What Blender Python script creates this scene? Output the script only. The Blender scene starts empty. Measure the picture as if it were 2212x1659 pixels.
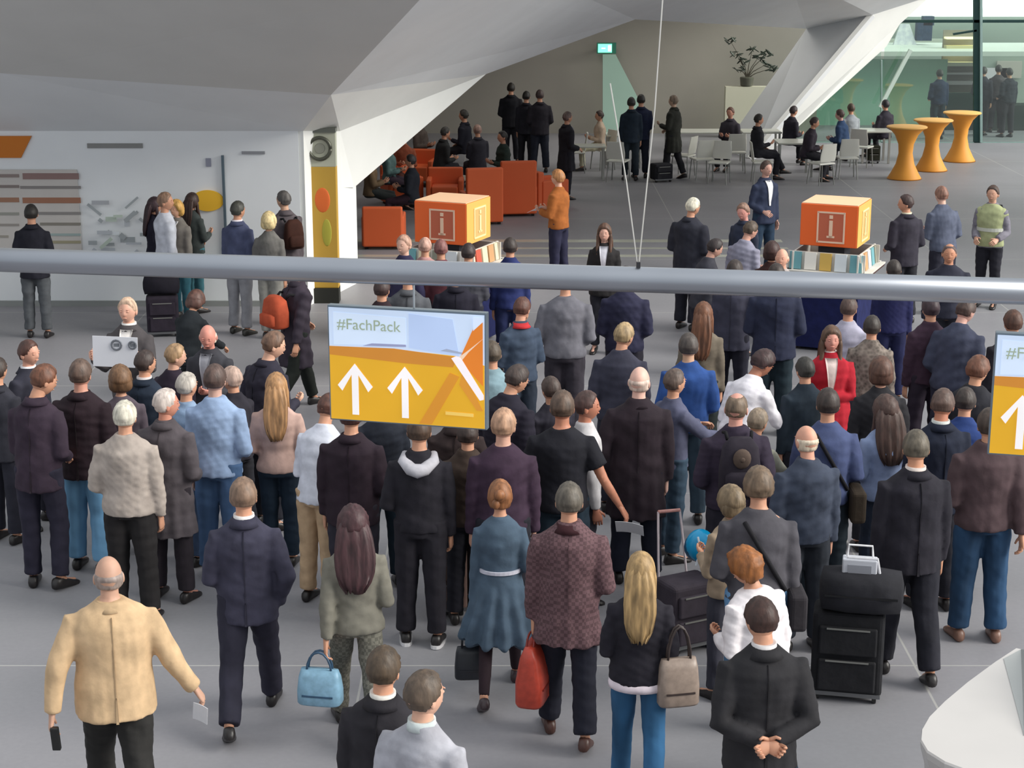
import bpy, math, random
import numpy as np
from mathutils import Vector, Matrix, noise as mnoise

S = bpy.context.scene
COL = S.collection
# ------------------------------------------------------------------ camera
F_PX, CAM_Z, TILT = 3800.0, 5.35, math.radians(14.67)
cam_d = bpy.data.cameras.new('camera'); cam = bpy.data.objects.new('camera', cam_d); COL.objects.link(cam)
cam.location = (0, 0, CAM_Z); cam.rotation_euler = (math.pi/2 - TILT, 0, 0)
cam_d.sensor_fit = 'HORIZONTAL'; cam_d.sensor_width = 36; cam_d.lens = 36 * F_PX / 2212
cam_d.clip_end = 300
S.camera = cam
# ------------------------------------------------------------------ light
wd = bpy.data.worlds.new('hall_daylight'); S.world = wd; wd.use_nodes = True
nt = wd.node_tree; nt.nodes.clear()
wo = nt.nodes.new('ShaderNodeOutputWorld'); bg = nt.nodes.new('ShaderNodeBackground')
tc = nt.nodes.new('ShaderNodeTexCoord'); sp = nt.nodes.new('ShaderNodeSeparateXYZ'); rp = nt.nodes.new('ShaderNodeValToRGB')
nt.links.new(tc.outputs['Generated'], sp.inputs[0]); nt.links.new(sp.outputs['Z'], rp.inputs[0])
rp.color_ramp.elements[0].position = 0.0; rp.color_ramp.elements[0].color = (.62, .66, .70, 1)
rp.color_ramp.elements[1].position = 0.7; rp.color_ramp.elements[1].color = (.93, .97, 1.0, 1)
nt.links.new(rp.outputs[0], bg.inputs[0]); bg.inputs[1].default_value = 0.72
nt.links.new(bg.outputs[0], wo.inputs[0])
sun_d = bpy.data.lights.new('sun', 'SUN'); sun = bpy.data.objects.new('sun', sun_d); COL.objects.link(sun)
sun_d.energy = 2.9; sun_d.angle = math.radians(35); sun_d.color = (1.0, .97, .90)
sun.rotation_euler = Vector((-.80, .20, -.48)).to_track_quat('-Z', 'Y').to_euler()
S.view_settings.view_transform = 'Standard'; S.view_settings.look = 'None'
S.view_settings.exposure = 0.45; S.view_settings.gamma = 1.0; S.view_settings.use_curve_mapping = False

# ------------------------------------------------------------------ geometry helpers
def ray(px, py):
    a = (px - 1106.0) / F_PX; b = -(py - 829.5) / F_PX
    ct, st = math.cos(TILT), math.sin(TILT)
    return Vector((a, ct + b*st, -st + b*ct))
def G(px, py, z=0.0):
    d = ray(px, py); k = (z - CAM_Z) / d.z
    return Vector((d.x*k, d.y*k, z))
def V(px, py, Y):
    d = ray(px, py); k = Y / d.y
    return Vector((d.x*k, Y, CAM_Z + d.z*k))

class MB:
    def __init__(s): s.v = []; s.f = []; s.m = []
    def add(s, vs, fs, mi=0):
        b = len(s.v); s.v += [tuple(v) for v in vs]
        s.f += [tuple(i + b for i in f) for f in fs]; s.m += [mi]*len(fs)
    def box(s, c, d, rz=0, mi=0, rx=0, ry=0):
        R = Matrix.Rotation(rz, 3, 'Z') @ Matrix.Rotation(ry, 3, 'Y') @ Matrix.Rotation(rx, 3, 'X'); c = Vector(c)
        vs = [c + R @ Vector((d[0]/2*i, d[1]/2*j, d[2]/2*k)) for i in (-1,1) for j in (-1,1) for k in (-1,1)]
        s.add(vs, [(0,1,3,2),(4,6,7,5),(0,4,5,1),(2,3,7,6),(0,2,6,4),(1,5,7,3)], mi)
    def loft(s, rings, n=16, mi=0, p=2.0):
        """rings: (centre, xaxis, yaxis, rx, ry)"""
        vs = []; fs = []
        for (c, X, Y, rx, ry) in rings:
            for k in range(n):
                a = 2*math.pi*k/n; ca, sa = math.cos(a), math.sin(a)
                if p != 2.0:
                    ca = math.copysign(abs(ca)**(2/p), ca); sa = math.copysign(abs(sa)**(2/p), sa)
                vs.append(c + X*(rx*ca) + Y*(ry*sa))
        m = len(rings)
        for i in range(m-1):
            for k in range(n):
                a, b = i*n+k, i*n+(k+1) % n
                fs.append((a, b, b+n, a+n))
        fs.append(tuple(range(n-1, -1, -1))); fs.append(tuple((m-1)*n+k for k in range(n)))
        s.add(vs, fs, mi)
    def tube(s, pts, rad, n=10, mi=0, flat=1.0, up=None):
        pts = [Vector(p) for p in pts]; rings = []
        X = None
        for i, p in enumerate(pts):
            t = (pts[min(i+1, len(pts)-1)] - pts[max(i-1, 0)]).normalized()
            if X is None:
                ref = Vector(up) if up else (Vector((1,0,0)) if abs(t.x) < .9 else Vector((0,1,0)))
            else: ref = X
            X = (ref - t*ref.dot(t)).normalized(); Y = t.cross(X)
            r = rad[i] if hasattr(rad, '__len__') else rad
            rings.append((p, X, Y, r, r*flat))
        s.loft(rings, n, mi)
    def lathe(s, prof, c=(0,0,0), n=32, mi=0):
        c = Vector(c)
        s.loft([(c + Vector((0,0,z)), Vector((1,0,0)), Vector((0,1,0)), r, r) for r, z in prof], n, mi)
    def poly(s, pts, thick, mi=0):
        """flat polygon with thickness backwards along its normal"""
        pts = [Vector(p) for p in pts]; n = len(pts)
        nn = Vector((0,0,0))
        for i in range(n): nn += pts[i].cross(pts[(i+1) % n])
        nn.normalize(); back = [p - nn*thick for p in pts]
        fs = [tuple(range(n)), tuple(range(2*n-1, n-1, -1))]
        for i in range(n):
            j = (i+1) % n; fs.append((i, i+n, j+n, j))
        s.add(pts + back, fs, mi)
    def ell(s, c, r, n=14, m=8, R=None, mi=0):
        c = Vector(c); vs = []; fs = []
        for i in range(1, m):
            th = math.pi*i/m
            for k in range(n):
                a = 2*math.pi*k/n
                v = Vector((r[0]*math.sin(th)*math.cos(a), r[1]*math.sin(th)*math.sin(a), r[2]*math.cos(th)))
                vs.append(c + (R @ v if R else v))
        for i in range(m-2):
            for k in range(n):
                a, b = i*n+k, i*n+(k+1) % n; fs.append((a, a+n, b+n, b))
        top = Vector((0,0,r[2])); t = len(vs)
        vs.append(c + (R @ top if R else top)); vs.append(c - (R @ top if R else top))
        for k in range(n):
            fs.append((t, k, (k+1) % n)); fs.append((t+1, (m-2)*n+(k+1) % n, (m-2)*n+k))
        s.add(vs, fs, mi)
    def mesh(s, name='mesh', scale=1.0):
        me = bpy.data.meshes.new(name)
        me.from_pydata([(v[0]*scale, v[1]*scale, v[2]*scale) for v in s.v], [], s.f)
        if any(s.m): me.polygons.foreach_set('material_index', s.m)
        return me

def lin(h):
    h = h.lstrip('#'); r = []
    for i in (0, 2, 4):
        c = int(h[i:i+2], 16)/255; r.append(c/12.92 if c <= .04045 else ((c+.055)/1.055)**2.4)
    return (*r, 1)
MATS = {}
def mat(hexc, kind='fabric', pat=None):
    key = (hexc, kind, pat)
    if key in MATS: return MATS[key]
    m = bpy.data.materials.new(kind + '_' + hexc.lstrip('#')); m.use_nodes = True
    nt = m.node_tree; b = nt.nodes['Principled BSDF']; L = nt.links.new
    col = lin(hexc)
    tc = nt.nodes.new('ShaderNodeTexCoord')
    def noi(scale, detail=3, stretch=None):
        n = nt.nodes.new('ShaderNodeTexNoise'); n.inputs['Scale'].default_value = scale; n.inputs['Detail'].default_value = detail
        if stretch:
            mp = nt.nodes.new('ShaderNodeMapping'); mp.inputs['Scale'].default_value = stretch
            L(tc.outputs['Object'], mp.inputs[0]); L(mp.outputs[0], n.inputs['Vector'])
        else: L(tc.outputs['Object'], n.inputs['Vector'])
        return n
    def ramp(n, lo, hi):
        r = nt.nodes.new('ShaderNodeValToRGB'); r.color_ramp.elements[0].position = .3; r.color_ramp.elements[1].position = .7
        r.color_ramp.elements[0].color = (*[c*lo for c in col[:3]], 1); r.color_ramp.elements[1].color = (*[min(1, c*hi) for c in col[:3]], 1)
        L(n.outputs['Fac'], r.inputs[0]); L(r.outputs[0], b.inputs['Base Color']); return r
    def bump(n, st, d=.01):
        bp = nt.nodes.new('ShaderNodeBump'); bp.inputs['Strength'].default_value = st; bp.inputs['Distance'].default_value = d
        L(n.outputs[0], bp.inputs['Height']); L(bp.outputs[0], b.inputs['Normal'])
    if kind == 'fabric':
        n = noi(9, 4); ramp(n, .82, 1.18); bump(n, .35, .02); b.inputs['Roughness'].default_value = .85
        b.inputs['Specular IOR Level'].default_value = .25
        if pat == 'tweed':
            ck = nt.nodes.new('ShaderNodeTexChecker'); ck.inputs['Scale'].default_value = 42
            ck.inputs['Color1'].default_value = (*[c*.8 for c in col[:3]], 1); ck.inputs['Color2'].default_value = (*[c*1.25 for c in col[:3]], 1)
            L(tc.outputs['Object'], ck.inputs['Vector']); L(ck.outputs[0], b.inputs['Base Color'])
        if pat == 'denim':
            n2 = noi(5, 2, (1, 1, .25)); ramp(n2, .6, 1.5)
        if pat == 'print':
            vo = nt.nodes.new('ShaderNodeTexVoronoi'); vo.inputs['Scale'].default_value = 28
            L(tc.outputs['Object'], vo.inputs['Vector']); ramp2 = nt.nodes.new('ShaderNodeValToRGB')
            ramp2.color_ramp.elements[0].color = (*[c*.35 for c in col[:3]], 1); ramp2.color_ramp.elements[1].color = (*[min(1, c*1.6) for c in col[:3]], 1)
            L(vo.outputs['Distance'], ramp2.inputs[0]); L(ramp2.outputs[0], b.inputs['Base Color'])
    elif kind == 'skin':
        n = noi(14, 2); ramp(n, .9, 1.08); b.inputs['Roughness'].default_value = .55
        b.inputs['Subsurface Weight'].default_value = .06; b.inputs['Subsurface Radius'].default_value = (.02, .008, .005)
    elif kind == 'hair':
        n = noi(30, 3, (1, 1, .18)); ramp(n, .55, 1.4); bump(n, .6, .01); b.inputs['Roughness'].default_value = .55
    elif kind == 'leather':
        n = noi(25, 4); ramp(n, .85, 1.15); bump(n, .2, .004); b.inputs['Roughness'].default_value = .4
    elif kind == 'paint':
        n = noi(1.3, 3); ramp(n, .97, 1.02); b.inputs['Roughness'].default_value = .6
    elif kind == 'gloss':
        n = noi(2, 2); ramp(n, .96, 1.03); b.inputs['Roughness'].default_value = .25
    elif kind == 'metal':
        n = noi(6, 2); ramp(n, .95, 1.05); b.inputs['Metallic'].default_value = .6; b.inputs['Roughness'].default_value = .4
    elif kind == 'steel':
        n = noi(2, 2); ramp(n, .96, 1.04); b.inputs['Metallic'].default_value = 1.0; b.inputs['Roughness'].default_value = .33
    elif kind == 'paper':
        n = noi(3, 2); ramp(n, .97, 1.02); b.inputs['Roughness'].default_value = .7
    elif kind == 'screen':
        n = noi(2.2, 2); r = ramp(n, .93, 1.05); b.inputs['Roughness'].default_value = .35
        L(r.outputs[0], b.inputs['Emission Color']); b.inputs['Emission Strength'].default_value = .32
    elif kind == 'glow':
        n = noi(2.2, 2); r = ramp(n, .95, 1.05)
        L(r.outputs[0], b.inputs['Emission Color']); b.inputs['Emission Strength'].default_value = 1.0
    elif kind == 'leaf':
        n = noi(12, 2); ramp(n, .7, 1.3); b.inputs['Roughness'].default_value = .5
    MATS[key] = m
    return m
def glass_mat(hexc='#f4fbf8', name='clear_glass', gloss=.12):
    key = (hexc, 'glass', gloss)
    if key in MATS: return MATS[key]
    m = bpy.data.materials.new(name); m.use_nodes = True; nt = m.node_tree; nt.nodes.clear()
    o = nt.nodes.new('ShaderNodeOutputMaterial'); t = nt.nodes.new('ShaderNodeBsdfTransparent'); g = nt.nodes.new('ShaderNodeBsdfGlossy')
    mx = nt.nodes.new('ShaderNodeMixShader'); t.inputs[0].default_value = lin(hexc); g.inputs['Roughness'].default_value = .03
    mx.inputs[0].default_value = gloss
    nt.links.new(t.outputs[0], mx.inputs[1]); nt.links.new(g.outputs[0], mx.inputs[2]); nt.links.new(mx.outputs[0], o.inputs[0])
    MATS[key] = m; return m

def smooth(me): me.polygons.foreach_set('use_smooth', [True]*len(me.polygons)); me.update()
def link(name, me, mats, parent=None, loc=None, rz=0, sm=False):
    if isinstance(me, MB): me = me.mesh(name)
    if not isinstance(mats, (list, tuple)): mats = [mats]
    if not len(me.materials):
        for m in mats: me.materials.append(m)
    if sm: smooth(me)
    o = bpy.data.objects.new(name, me); COL.objects.link(o)
    if parent: o.parent = parent
    if loc is not None: o.location = loc
    if rz: o.rotation_euler = (0, 0, rz)
    return o
def tag(o, label, cat, group=None, kind=None):
    o['label'] = label; o['category'] = cat
    if group: o['group'] = group
    if kind: o['kind'] = kind
    return o
def thing(name, loc, rz=0, label=None, cat=None, group=None):
    o = bpy.data.objects.new(name, None); COL.objects.link(o); o.empty_display_size = .2
    o.location = loc; o.rotation_euler = (0, 0, rz)
    if label: tag(o, label, cat, group)
    return o
def kids(o): return [c for c in bpy.data.objects if c.parent == o]
def dup(o, loc=None, rz=None, label=None, parent=None):
    c = o.copy(); COL.objects.link(c)
    if parent: c.parent = parent
    if loc is not None: c.location = loc
    if rz is not None: c.rotation_euler = (0, 0, rz)
    if label: c['label'] = label
    for ch in kids(o): dup(ch, parent=c)
    return c
def struct(name, mb, m, sm=False):
    o = link(name, mb, m, sm=sm); o['kind'] = 'structure'; return o
def bev(o, w=.01, seg=2):
    b = o.modifiers.new('bevel', 'BEVEL'); b.width = w; b.segments = seg; b.limit_method = 'ANGLE'; return o
_tmp = None
def remesh(mb, voxel, it=3, disp=0.0, seed=0, fold=0.0, foldz=None):
    """closed overlapping lofts -> one continuous skin, with soft cloth folds"""
    me0 = mb.mesh('tmp'); ob = bpy.data.objects.new('tmp', me0); COL.objects.link(ob)
    r = ob.modifiers.new('r', 'REMESH'); r.mode = 'VOXEL'; r.voxel_size = voxel; r.adaptivity = 0
    if it:
        sm_ = ob.modifiers.new('s', 'SMOOTH'); sm_.iterations = it; sm_.factor = .5
    dg = bpy.context.evaluated_depsgraph_get()
    me = bpy.data.meshes.new_from_object(ob.evaluated_get(dg))
    bpy.data.objects.remove(ob); bpy.data.meshes.remove(me0)
    me.materials.clear()
    if disp:
        n = len(me.vertices); co = np.empty(n*3, 'f'); me.vertices.foreach_get('co', co); co = co.reshape(-1, 3)
        nn = np.empty(n*3, 'f'); me.vertices.foreach_get('normal', nn); nn = nn.reshape(-1, 3)
        rs = np.random.RandomState(seed); d = np.zeros(n)
        for k in range(7):
            w = rs.randn(3)*np.array([14, 14, 20])*(1+.35*k); d += np.sin(co @ w + rs.rand()*6.28)/(1+.5*k)
        d *= disp/2.2
        if fold:
            ang = np.arctan2(co[:, 1], co[:, 0]); lo = np.clip((foldz - co[:, 2])/.35, 0, 1)
            d += fold*lo*np.sin(ang*11 + seed)
        co = co + nn*d[:, None]; me.vertices.foreach_set('co', co.astype('f').ravel())
    return me
# ------------------------------------------------------------------ the hall
def floor_mat():
    m = bpy.data.materials.new('hall_floor'); m.use_nodes = True; nt = m.node_tree; b = nt.nodes['Principled BSDF']; L = nt.links.new
    tc = nt.nodes.new('ShaderNodeTexCoord')
    n = nt.nodes.new('ShaderNodeTexNoise'); n.inputs['Scale'].default_value = .35; n.inputs['Detail'].default_value = 5; L(tc.outputs['Object'], n.inputs['Vector'])
    r = nt.nodes.new('ShaderNodeValToRGB'); r.color_ramp.elements[0].position = .35; r.color_ramp.elements[1].position = .68
    r.color_ramp.elements[0].color = lin('#8a8a8e'); r.color_ramp.elements[1].color = lin('#99979c'); L(n.outputs['Fac'], r.inputs[0])
    n2 = nt.nodes.new('ShaderNodeTexNoise'); n2.inputs['Scale'].default_value = 24; n2.inputs['Detail'].default_value = 3; L(tc.outputs['Object'], n2.inputs['Vector'])
    mx = nt.nodes.new('ShaderNodeMixRGB'); mx.blend_type = 'MULTIPLY'; mx.inputs[0].default_value = .14; L(r.outputs[0], mx.inputs[1]); L(n2.outputs['Fac'], mx.inputs[2])
    br = nt.nodes.new('ShaderNodeTexBrick'); br.offset = 0; br.inputs['Scale'].default_value = 1; br.inputs['Brick Width'].default_value = 4.1; br.inputs['Row Height'].default_value = 4.1
    br.inputs['Mortar Size'].default_value = .010; br.inputs['Mortar Smooth'].default_value = .3; br.inputs['Color1'].default_value = br.inputs['Color2'].default_value = (0,0,0,1); br.inputs['Mortar'].default_value = (1,1,1,1)
    mp = nt.nodes.new('ShaderNodeMapping'); mp.inputs['Location'].default_value = (1.1, .15, 0); L(tc.outputs['Object'], mp.inputs[0]); L(mp.outputs[0], br.inputs['Vector'])
    m2 = nt.nodes.new('ShaderNodeMixRGB'); L(br.outputs[0], m2.inputs[0]); L(mx.outputs[0], m2.inputs[1]); m2.inputs[2].default_value = lin('#aaa9a7')
    L(m2.outputs[0], b.inputs['Base Color']); b.inputs['Roughness'].default_value = .50; b.inputs['Specular IOR Level'].default_value = .22
    bp = nt.nodes.new('ShaderNodeBump'); bp.inputs['Strength'].default_value = .06; L(n2.outputs['Fac'], bp.inputs['Height']); L(bp.outputs[0], b.inputs['Normal'])
    return m
m = MB(); m.box((0, 24, -.1), (90, 72, .2)); struct('floor', m, floor_mat())
WHITE = mat('#e9ecee', 'paint'); WHITE_LIT = mat('#f6f7f3', 'paint'); WHITE_SHADE = mat('#d6d6d3', 'paint'); TAUPE = mat('#aaa59b', 'paint')  # sun and shade put into the whites: brighter for lit planes, greyer for overhangs
# pale stone bands in the floor in front of the arch
m = MB()
for y0, y1 in ((28.75, 28.95), (29.5, 29.62), (30.15, 30.4)): m.box((1.0, (y0+y1)/2, .001), (7.4, y1-y0, .006))
struct('trim_1', m, mat('#b9baac', 'gloss'))

def panel(name, pts, m_, th=.12):
    b = MB(); b.poly(pts, th); return struct(name, b, m_)
# left wall and the overhanging planes above it
YW = 24.9
wt = V(0, 283, YW).z
w0 = Vector((-16, YW, 0)); w1 = Vector((V(655, 650, YW).x, YW, 0))
m = MB(); m.box(((w0.x+w1.x)/2, YW+.15, wt/2), (w1.x-w0.x, .3, wt)); struct('wall_left', m, WHITE)
a1 = Vector((-16, YW, wt)); a2 = V(655, 283, YW)
b2 = V(715, 205, 23.5); b1 = V(-1200, 150, 23.3); b15 = V(0, 158, 23.4)
c2 = V(925, -20, 20.6); c3 = V(1010, -120, 19.6); c1 = V(-1200, -160, 19.6)
panel('wall_left_soffit', [a1, a2, b2, b15, b1], WHITE)
panel('wall_left_overhang', [b1, b15, b2, c2, c1], WHITE_SHADE)
panel('wall_left_overhang_top', [c1, c2, c3], WHITE_SHADE)
# arch over the lounge entrance (its openings run back along an oblique line)
q0 = Vector((V(742, 640, 26.2).x, 26.2, 0)); q0b = Vector((V(772, 640, 26.4).x, 26.6, 0))
q1 = V(765, 405, 26.4); q2 = V(1050, 160, 29.6); q3 = V(1372, 42, 34.8); q4 = V(1742, 62, 43.4)
r1 = V(1885, 32, 42.4); t4 = V(2010, -8, 44.1); t3 = V(1700, -60, 35.0)
base0 = Vector((a2.x, YW, 0)); base0b = V(737, 283, 25.9)
panel('wall_arch_pier', [base0, Vector((q0.x, 25.95, 0)), V(742, 405, 25.95), V(735, 283, 25.6), a2], WHITE_LIT, .25)
panel('wall_arch_pier_face', [Vector((q0.x, 25.95, 0)), q0b, Vector((q0b.x, q0b.y, q1.z)), V(742, 405, 25.95)], WHITE_LIT, .25)
panel('wall_arch_lower', [a2, V(735, 283, 25.6), V(742, 405, 25.95), q1, q2, b2], WHITE_LIT, .10)
panel('wall_arch_upper', [b2, q2, q3, c2], WHITE, .10)
panel('wall_arch_crown', [c2, q3, q4, t3, c3], WHITE, .10)
panel('wall_arch_crown_right', [q4, r1, t4, t3], WHITE, .10)
# dark reveal under the slanted lower edge
def inset(p, d): return Vector((p.x + d[0], p.y + d[1], p.z))
# right leg of the arch
e1 = Vector((V(1560, 345, 43.2).x, 43.2, 0)); e2 = Vector((V(1622, 345, 41.3).x, 41.3, 0)); e3 = Vector((V(1668, 345, 43.0).x, 43.0, 0))
panel('wall_arch_leg_inner', [q4, e1, e2, r1], WHITE, .1)
panel('wall_arch_leg', [r1, e2, e3, V(1712, 285, 43.2), V(1915, 100, 43.9), V(1952, 38, 44.1), t4], WHITE_LIT, .1)
# shell behind the arch: back wall, side wall, low roof
YB = 46.5
m = MB(); m.box((-1.5, YB+.1, 2.6), (19, .2, 5.2)); m.box((8.4, YB+.1, 3.3), (.9, .2, 3.8)); struct('wall_back', m, TAUPE)
bright = [V(1480, 330, YB-.3), V(1575, 330, YB-.3), V(1600, 190, YB-.3)]
panel('wall_lounge_side', [Vector((-10.5, 27.5, 0)), Vector((-10.5, YB, 0)), Vector((-10.5, YB, 5)), Vector((-10.5, 27.5, 5))], TAUPE)
panel('ceiling', [Vector((-10.5, 27.2, 4.2)), Vector((-3.0, 27.2, 4.2)), Vector((q2.x-.2, q2.y+.4, 4.1)), Vector((q3.x, q3.y+.5, 4.3)), Vector((q4.x, q4.y+.5, 4.3)), Vector((q4.x, YB, 4.3)), Vector((-10.5, YB, 4.3))], TAUPE)
panel('wall_lounge_left', [Vector((-10.5, 27.2, 0)), Vector((-10.5, 27.2, 4.4)), Vector((q0b.x-.3, 27.2, 4.4)), Vector((q0b.x-.3, 27.2, 0))], TAUPE)
# slanted mint screen panel and exit sign inside
m = MB(); m.poly([V(1302, 118, 45.9), V(1302, 330, 45.9), V(1392, 330, 45.9), V(1380, 215, 45.9), V(1330, 118, 45.9)], .06)
tag(link('partition_panel', m, mat('#b9dccb', 'paint')), 'pale mint slanted partition panel on the dark back wall below the exit sign', 'panel')
t = thing('exit_sign', V(1310, 104, 46.2), 0, 'small glowing green exit sign high in the lounge arch', 'sign')
m = MB(); m.box((0, 0, 0), (.50, .06, .28)); link('housing', m, mat('#3f8f78', 'paint'), t)
m = MB(); m.box((-.04, -.034, 0), (.36, .01, .22)); link('face', m, mat('#7fe8c6', 'glow'), t)
m = MB(); m.box((.08, -.041, 0), (.08, .006, .15)); m.box((-.08, -.041, 0), (.10, .006, .03)); m.poly([(-.15, -.038, 0), (-.10, -.038, -.05), (-.10, -.038, .05)], .004); link('arrow_and_door', m, mat('#f2fff8', 'glow'), t)
m = MB(); m.box((0, .16, 0), (.05, .28, .05)); link('bracket', m, mat('#555555', 'metal'), t)
# grey ceiling spot
t = thing('ceiling_spotlight', V(862, 114, 25.5), 0, 'small white oval spotlight in the pale arch above the stele', 'light')
m = MB(); m.ell((0, 0, 0), (.14, .05, .04)); link('lamp', m, mat('#f4f4ec', 'paint'), t, sm=True)
m = MB(); m.tube([(0, 0, .0), (.02, .12, .05)], .02); link('stem', m, mat('#999999', 'metal'), t)

# ---- graphics on the left wall
def wall_rect(name, x0, y0, x1, y1, hexc, label, kind='paper', d=.02):
    A = V(x0, y0, YW-d); B = V(x1, y1, YW-d); m = MB(); m.box(((A.x+B.x)/2, YW-d/2-.002, (A.z+B.z)/2), (abs(B.x-A.x), d, abs(A.z-B.z)))
    return tag(link(name, m, mat(hexc, kind)), label, name.replace('_', ' '))
m = MB(); m.poly([V(-40, 294, YW-.03), V(-40, 341, YW-.03), V(45, 341, YW-.03), V(68, 294, YW-.03)], .025)
tag(link('wall_graphic', m, mat('#c9741f', 'paper')), 'orange slanted block at the upper left of the white wall', 'graphic')
t = thing('directory_board', (V(85, 450, YW).x, YW-.012, 0), 0, 'large directory board with rows of orange bars on the left wall', 'board')
A = V(-60, 366, YW); B = V(178, 545, YW); cx = V(85, 450, YW).x
m = MB(); m.box(((A.x+B.x)/2-cx, -.01, (A.z+B.z)/2), (B.x-A.x, .02, A.z-B.z)); link('panel', m, mat('#c9c4bf', 'paper'), t)
for (x0, x1, y, h, c) in ((-60, 43, 379, 7, '#8f817c'), (50, 172, 380, 13, '#8f7470'), (-60, 43, 402, 6, '#857a76'), (45, 176, 404, 6, '#8a8583'), (-60, 43, 431, 10, '#a0765f'), (50, 176, 432, 12, '#a07058'),
                          (-60, 43, 461, 6, '#9a9a92'), (84, 176, 460, 6, '#8e8a88'), (88, 176, 483, 6, '#8a857c'), (-60, 43, 485, 5, '#9a948e'), (102, 176, 506, 5, '#9fb0ae'), (102, 176, 522, 6, '#a39c82'), (-60, 20, 510, 5, '#a09a90')):
    P1 = V(x0, y-h/2, YW); P2 = V(x1, y+h/2, YW); m = MB(); m.box(((P1.x+P2.x)/2-cx, -.024, (P1.z+P2.z)/2), (P2.x-P1.x, .006, P1.z-P2.z)); link('text_row', m, mat(c, 'paper'), t)
wall_rect('wall_lettering', 188, 310, 308, 320, '#8b8b89', 'long grey line of lettering high on the white wall beside the orange block')
wall_rect('wall_lettering', 444, 342, 456, 360, '#8d90a0', 'small grey square pictogram on the white wall left of the tall black rod')
wall_rect('wall_lettering', 522, 327, 572, 333, '#8f9196', 'short faint line of lettering on the white wall near the stele')
wall_rect('wall_graphic', 150, 318, 210, 334, '#9fb4c6', 'pale blue block on the white wall beside the orange block') if False else None
m = MB(); m.box((V(484, 400, YW).x, YW-.03, (V(484, 335, YW).z+V(484, 570, YW).z)/2), (.035, .04, V(484, 335, YW).z-V(484, 570, YW).z)); tag(link('wall_rod', m, mat('#60707a', 'metal')), 'thin upright grey rod on the white wall beside the yellow spot', 'rod')
cc = V(449, 433, YW)
X0, Z0 = Vector((1,0,0)), Vector((0,0,1))
m = MB(); m.loft([(cc+Vector((0, -.035, 0)), X0, Z0, .23, .15), (cc+Vector((0, -.002, 0)), X0, Z0, .23, .15)], 32)
tag(link('wall_graphic', m, mat('#f0bb30', 'paper')), 'yellow oval spot on the white wall above the heads of the group', 'graphic')
t = thing('floor_map', (V(255, 500, YW).x, YW-.004, 0), 0, 'faint grey plan of the halls drawn on the white wall', 'map')
rr = random.Random(5); mx0 = V(255, 500, YW).x
for k in range(26):
    x = rr.uniform(200, 322); y = rr.uniform(430, 548); P1 = V(x, y, YW); m = MB()
    m.box((P1.x-mx0, -.004-.0045*k, P1.z), (rr.uniform(.05, .25), .006, rr.uniform(.03, .08)), ry=rr.choice((0, .7, -.7, 0)))
    link('map_block', m, mat(rr.choice(('#b0b3b8', '#bfc4ca', '#dfe6ea', '#a7adb0', '#c2cfc2')), 'paper'), t)
m = MB(); m.box(((w0.x+w1.x)/2, YW-.02, .04), (w1.x-w0.x, .03, .08)); struct('baseboard_left', m, mat('#8f9290', 'paint'))

# ---- golden stele
P1 = V(668, 640, 25.2); P2 = V(734, 640, 25.2); zt = V(700, 283, 25.2).z; w = P2.x-P1.x
t = thing('advertising_stele', ((P1.x+P2.x)/2, 25.2, 0), 0, 'tall golden advertising stele with a grey ring logo in front of the white pier', 'stele')
m = MB(); m.box((0, 0, .11), (w*1.0, .26, .22)); o = link('base', m, mat('#24251f', 'paint'), t)
m = MB(); m.box((0, 0, (.22+zt*.80)/2+.0), (w, .20, zt*.80-.22)); o = link('panel', m, mat('#c29a3c', 'paint'), t); bev(o)
m = MB(); m.box((0, 0, zt*.90), (w, .20, zt*.20)); o = link('header', m, mat('#b9bba8', 'paint'), t)
m = MB(); m.box((0, -.005, zt+.02), (w*1.04, .24, .06)); link('cap', m, mat('#6f726a', 'metal'), t)
m = MB(); R0 = .155
pts = [(R0*math.cos(k*math.pi/12), -.12, zt*.905+R0*math.sin(k*math.pi/12)) for k in range(25)]
m.tube(pts, .026, 8); link('ring_logo', m, mat('#5b5c52', 'metal'), t, sm=True)
m = MB(); m.loft([(Vector((0, -.104, zt*.905)), X0, Z0, .075, .075), (Vector((0, -.115, zt*.905)), X0, Z0, .07, .07)], 20); link('logo_centre', m, mat('#8b8c80', 'paint'), t)
m = MB(); m.ell((.02, -.10, V(700, 430, 25.2).z), (.11, .012, .18)); link('orange_spot', m, mat('#dd6a2c', 'paper'), t, sm=True)
m = MB(); m.ell((.07, -.10, V(700, 500, 25.2).z), (.07, .010, .20)); link('green_streak', m, mat('#a9a33c', 'paper'), t, sm=True)

# ---- glass front at the right, and what stands behind it
YG = 44.5
def gx(px): return V(px, 200, YG).x
zf = lambda py, Y=YG: V(1900, py, Y).z
def bar(m_, px0, py0, px1, py1, w_, Y=YG, d=.12):
    A = V(px0, py0, Y); B = V(px1, py1, Y); dd = (B-A).normalized(); n_ = Vector((-dd.z, 0, dd.x))
    m_.poly([A-n_*w_/2, B-n_*w_/2, B+n_*w_/2, A+n_*w_/2] if True else [], d)
TEAL = mat('#35504d', 'metal'); PALEM = mat('#a9c4bd', 'metal')
def member(name, px0, py0, px1, py1, w_, m_, Y=YG-.05, d=.1):
    A = V(px0, py0, Y); B = V(px1, py1, Y); dd = (B-A).normalized(); n_ = Vector((-dd.z, 0, dd.x)); b = MB()
    b.poly([A-n_*w_/2, B-n_*w_/2, B+n_*w_/2, A+n_*w_/2], d); return struct(name, b, m_)
pane_edges = [1690, 1905, 2110, 2330]
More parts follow.
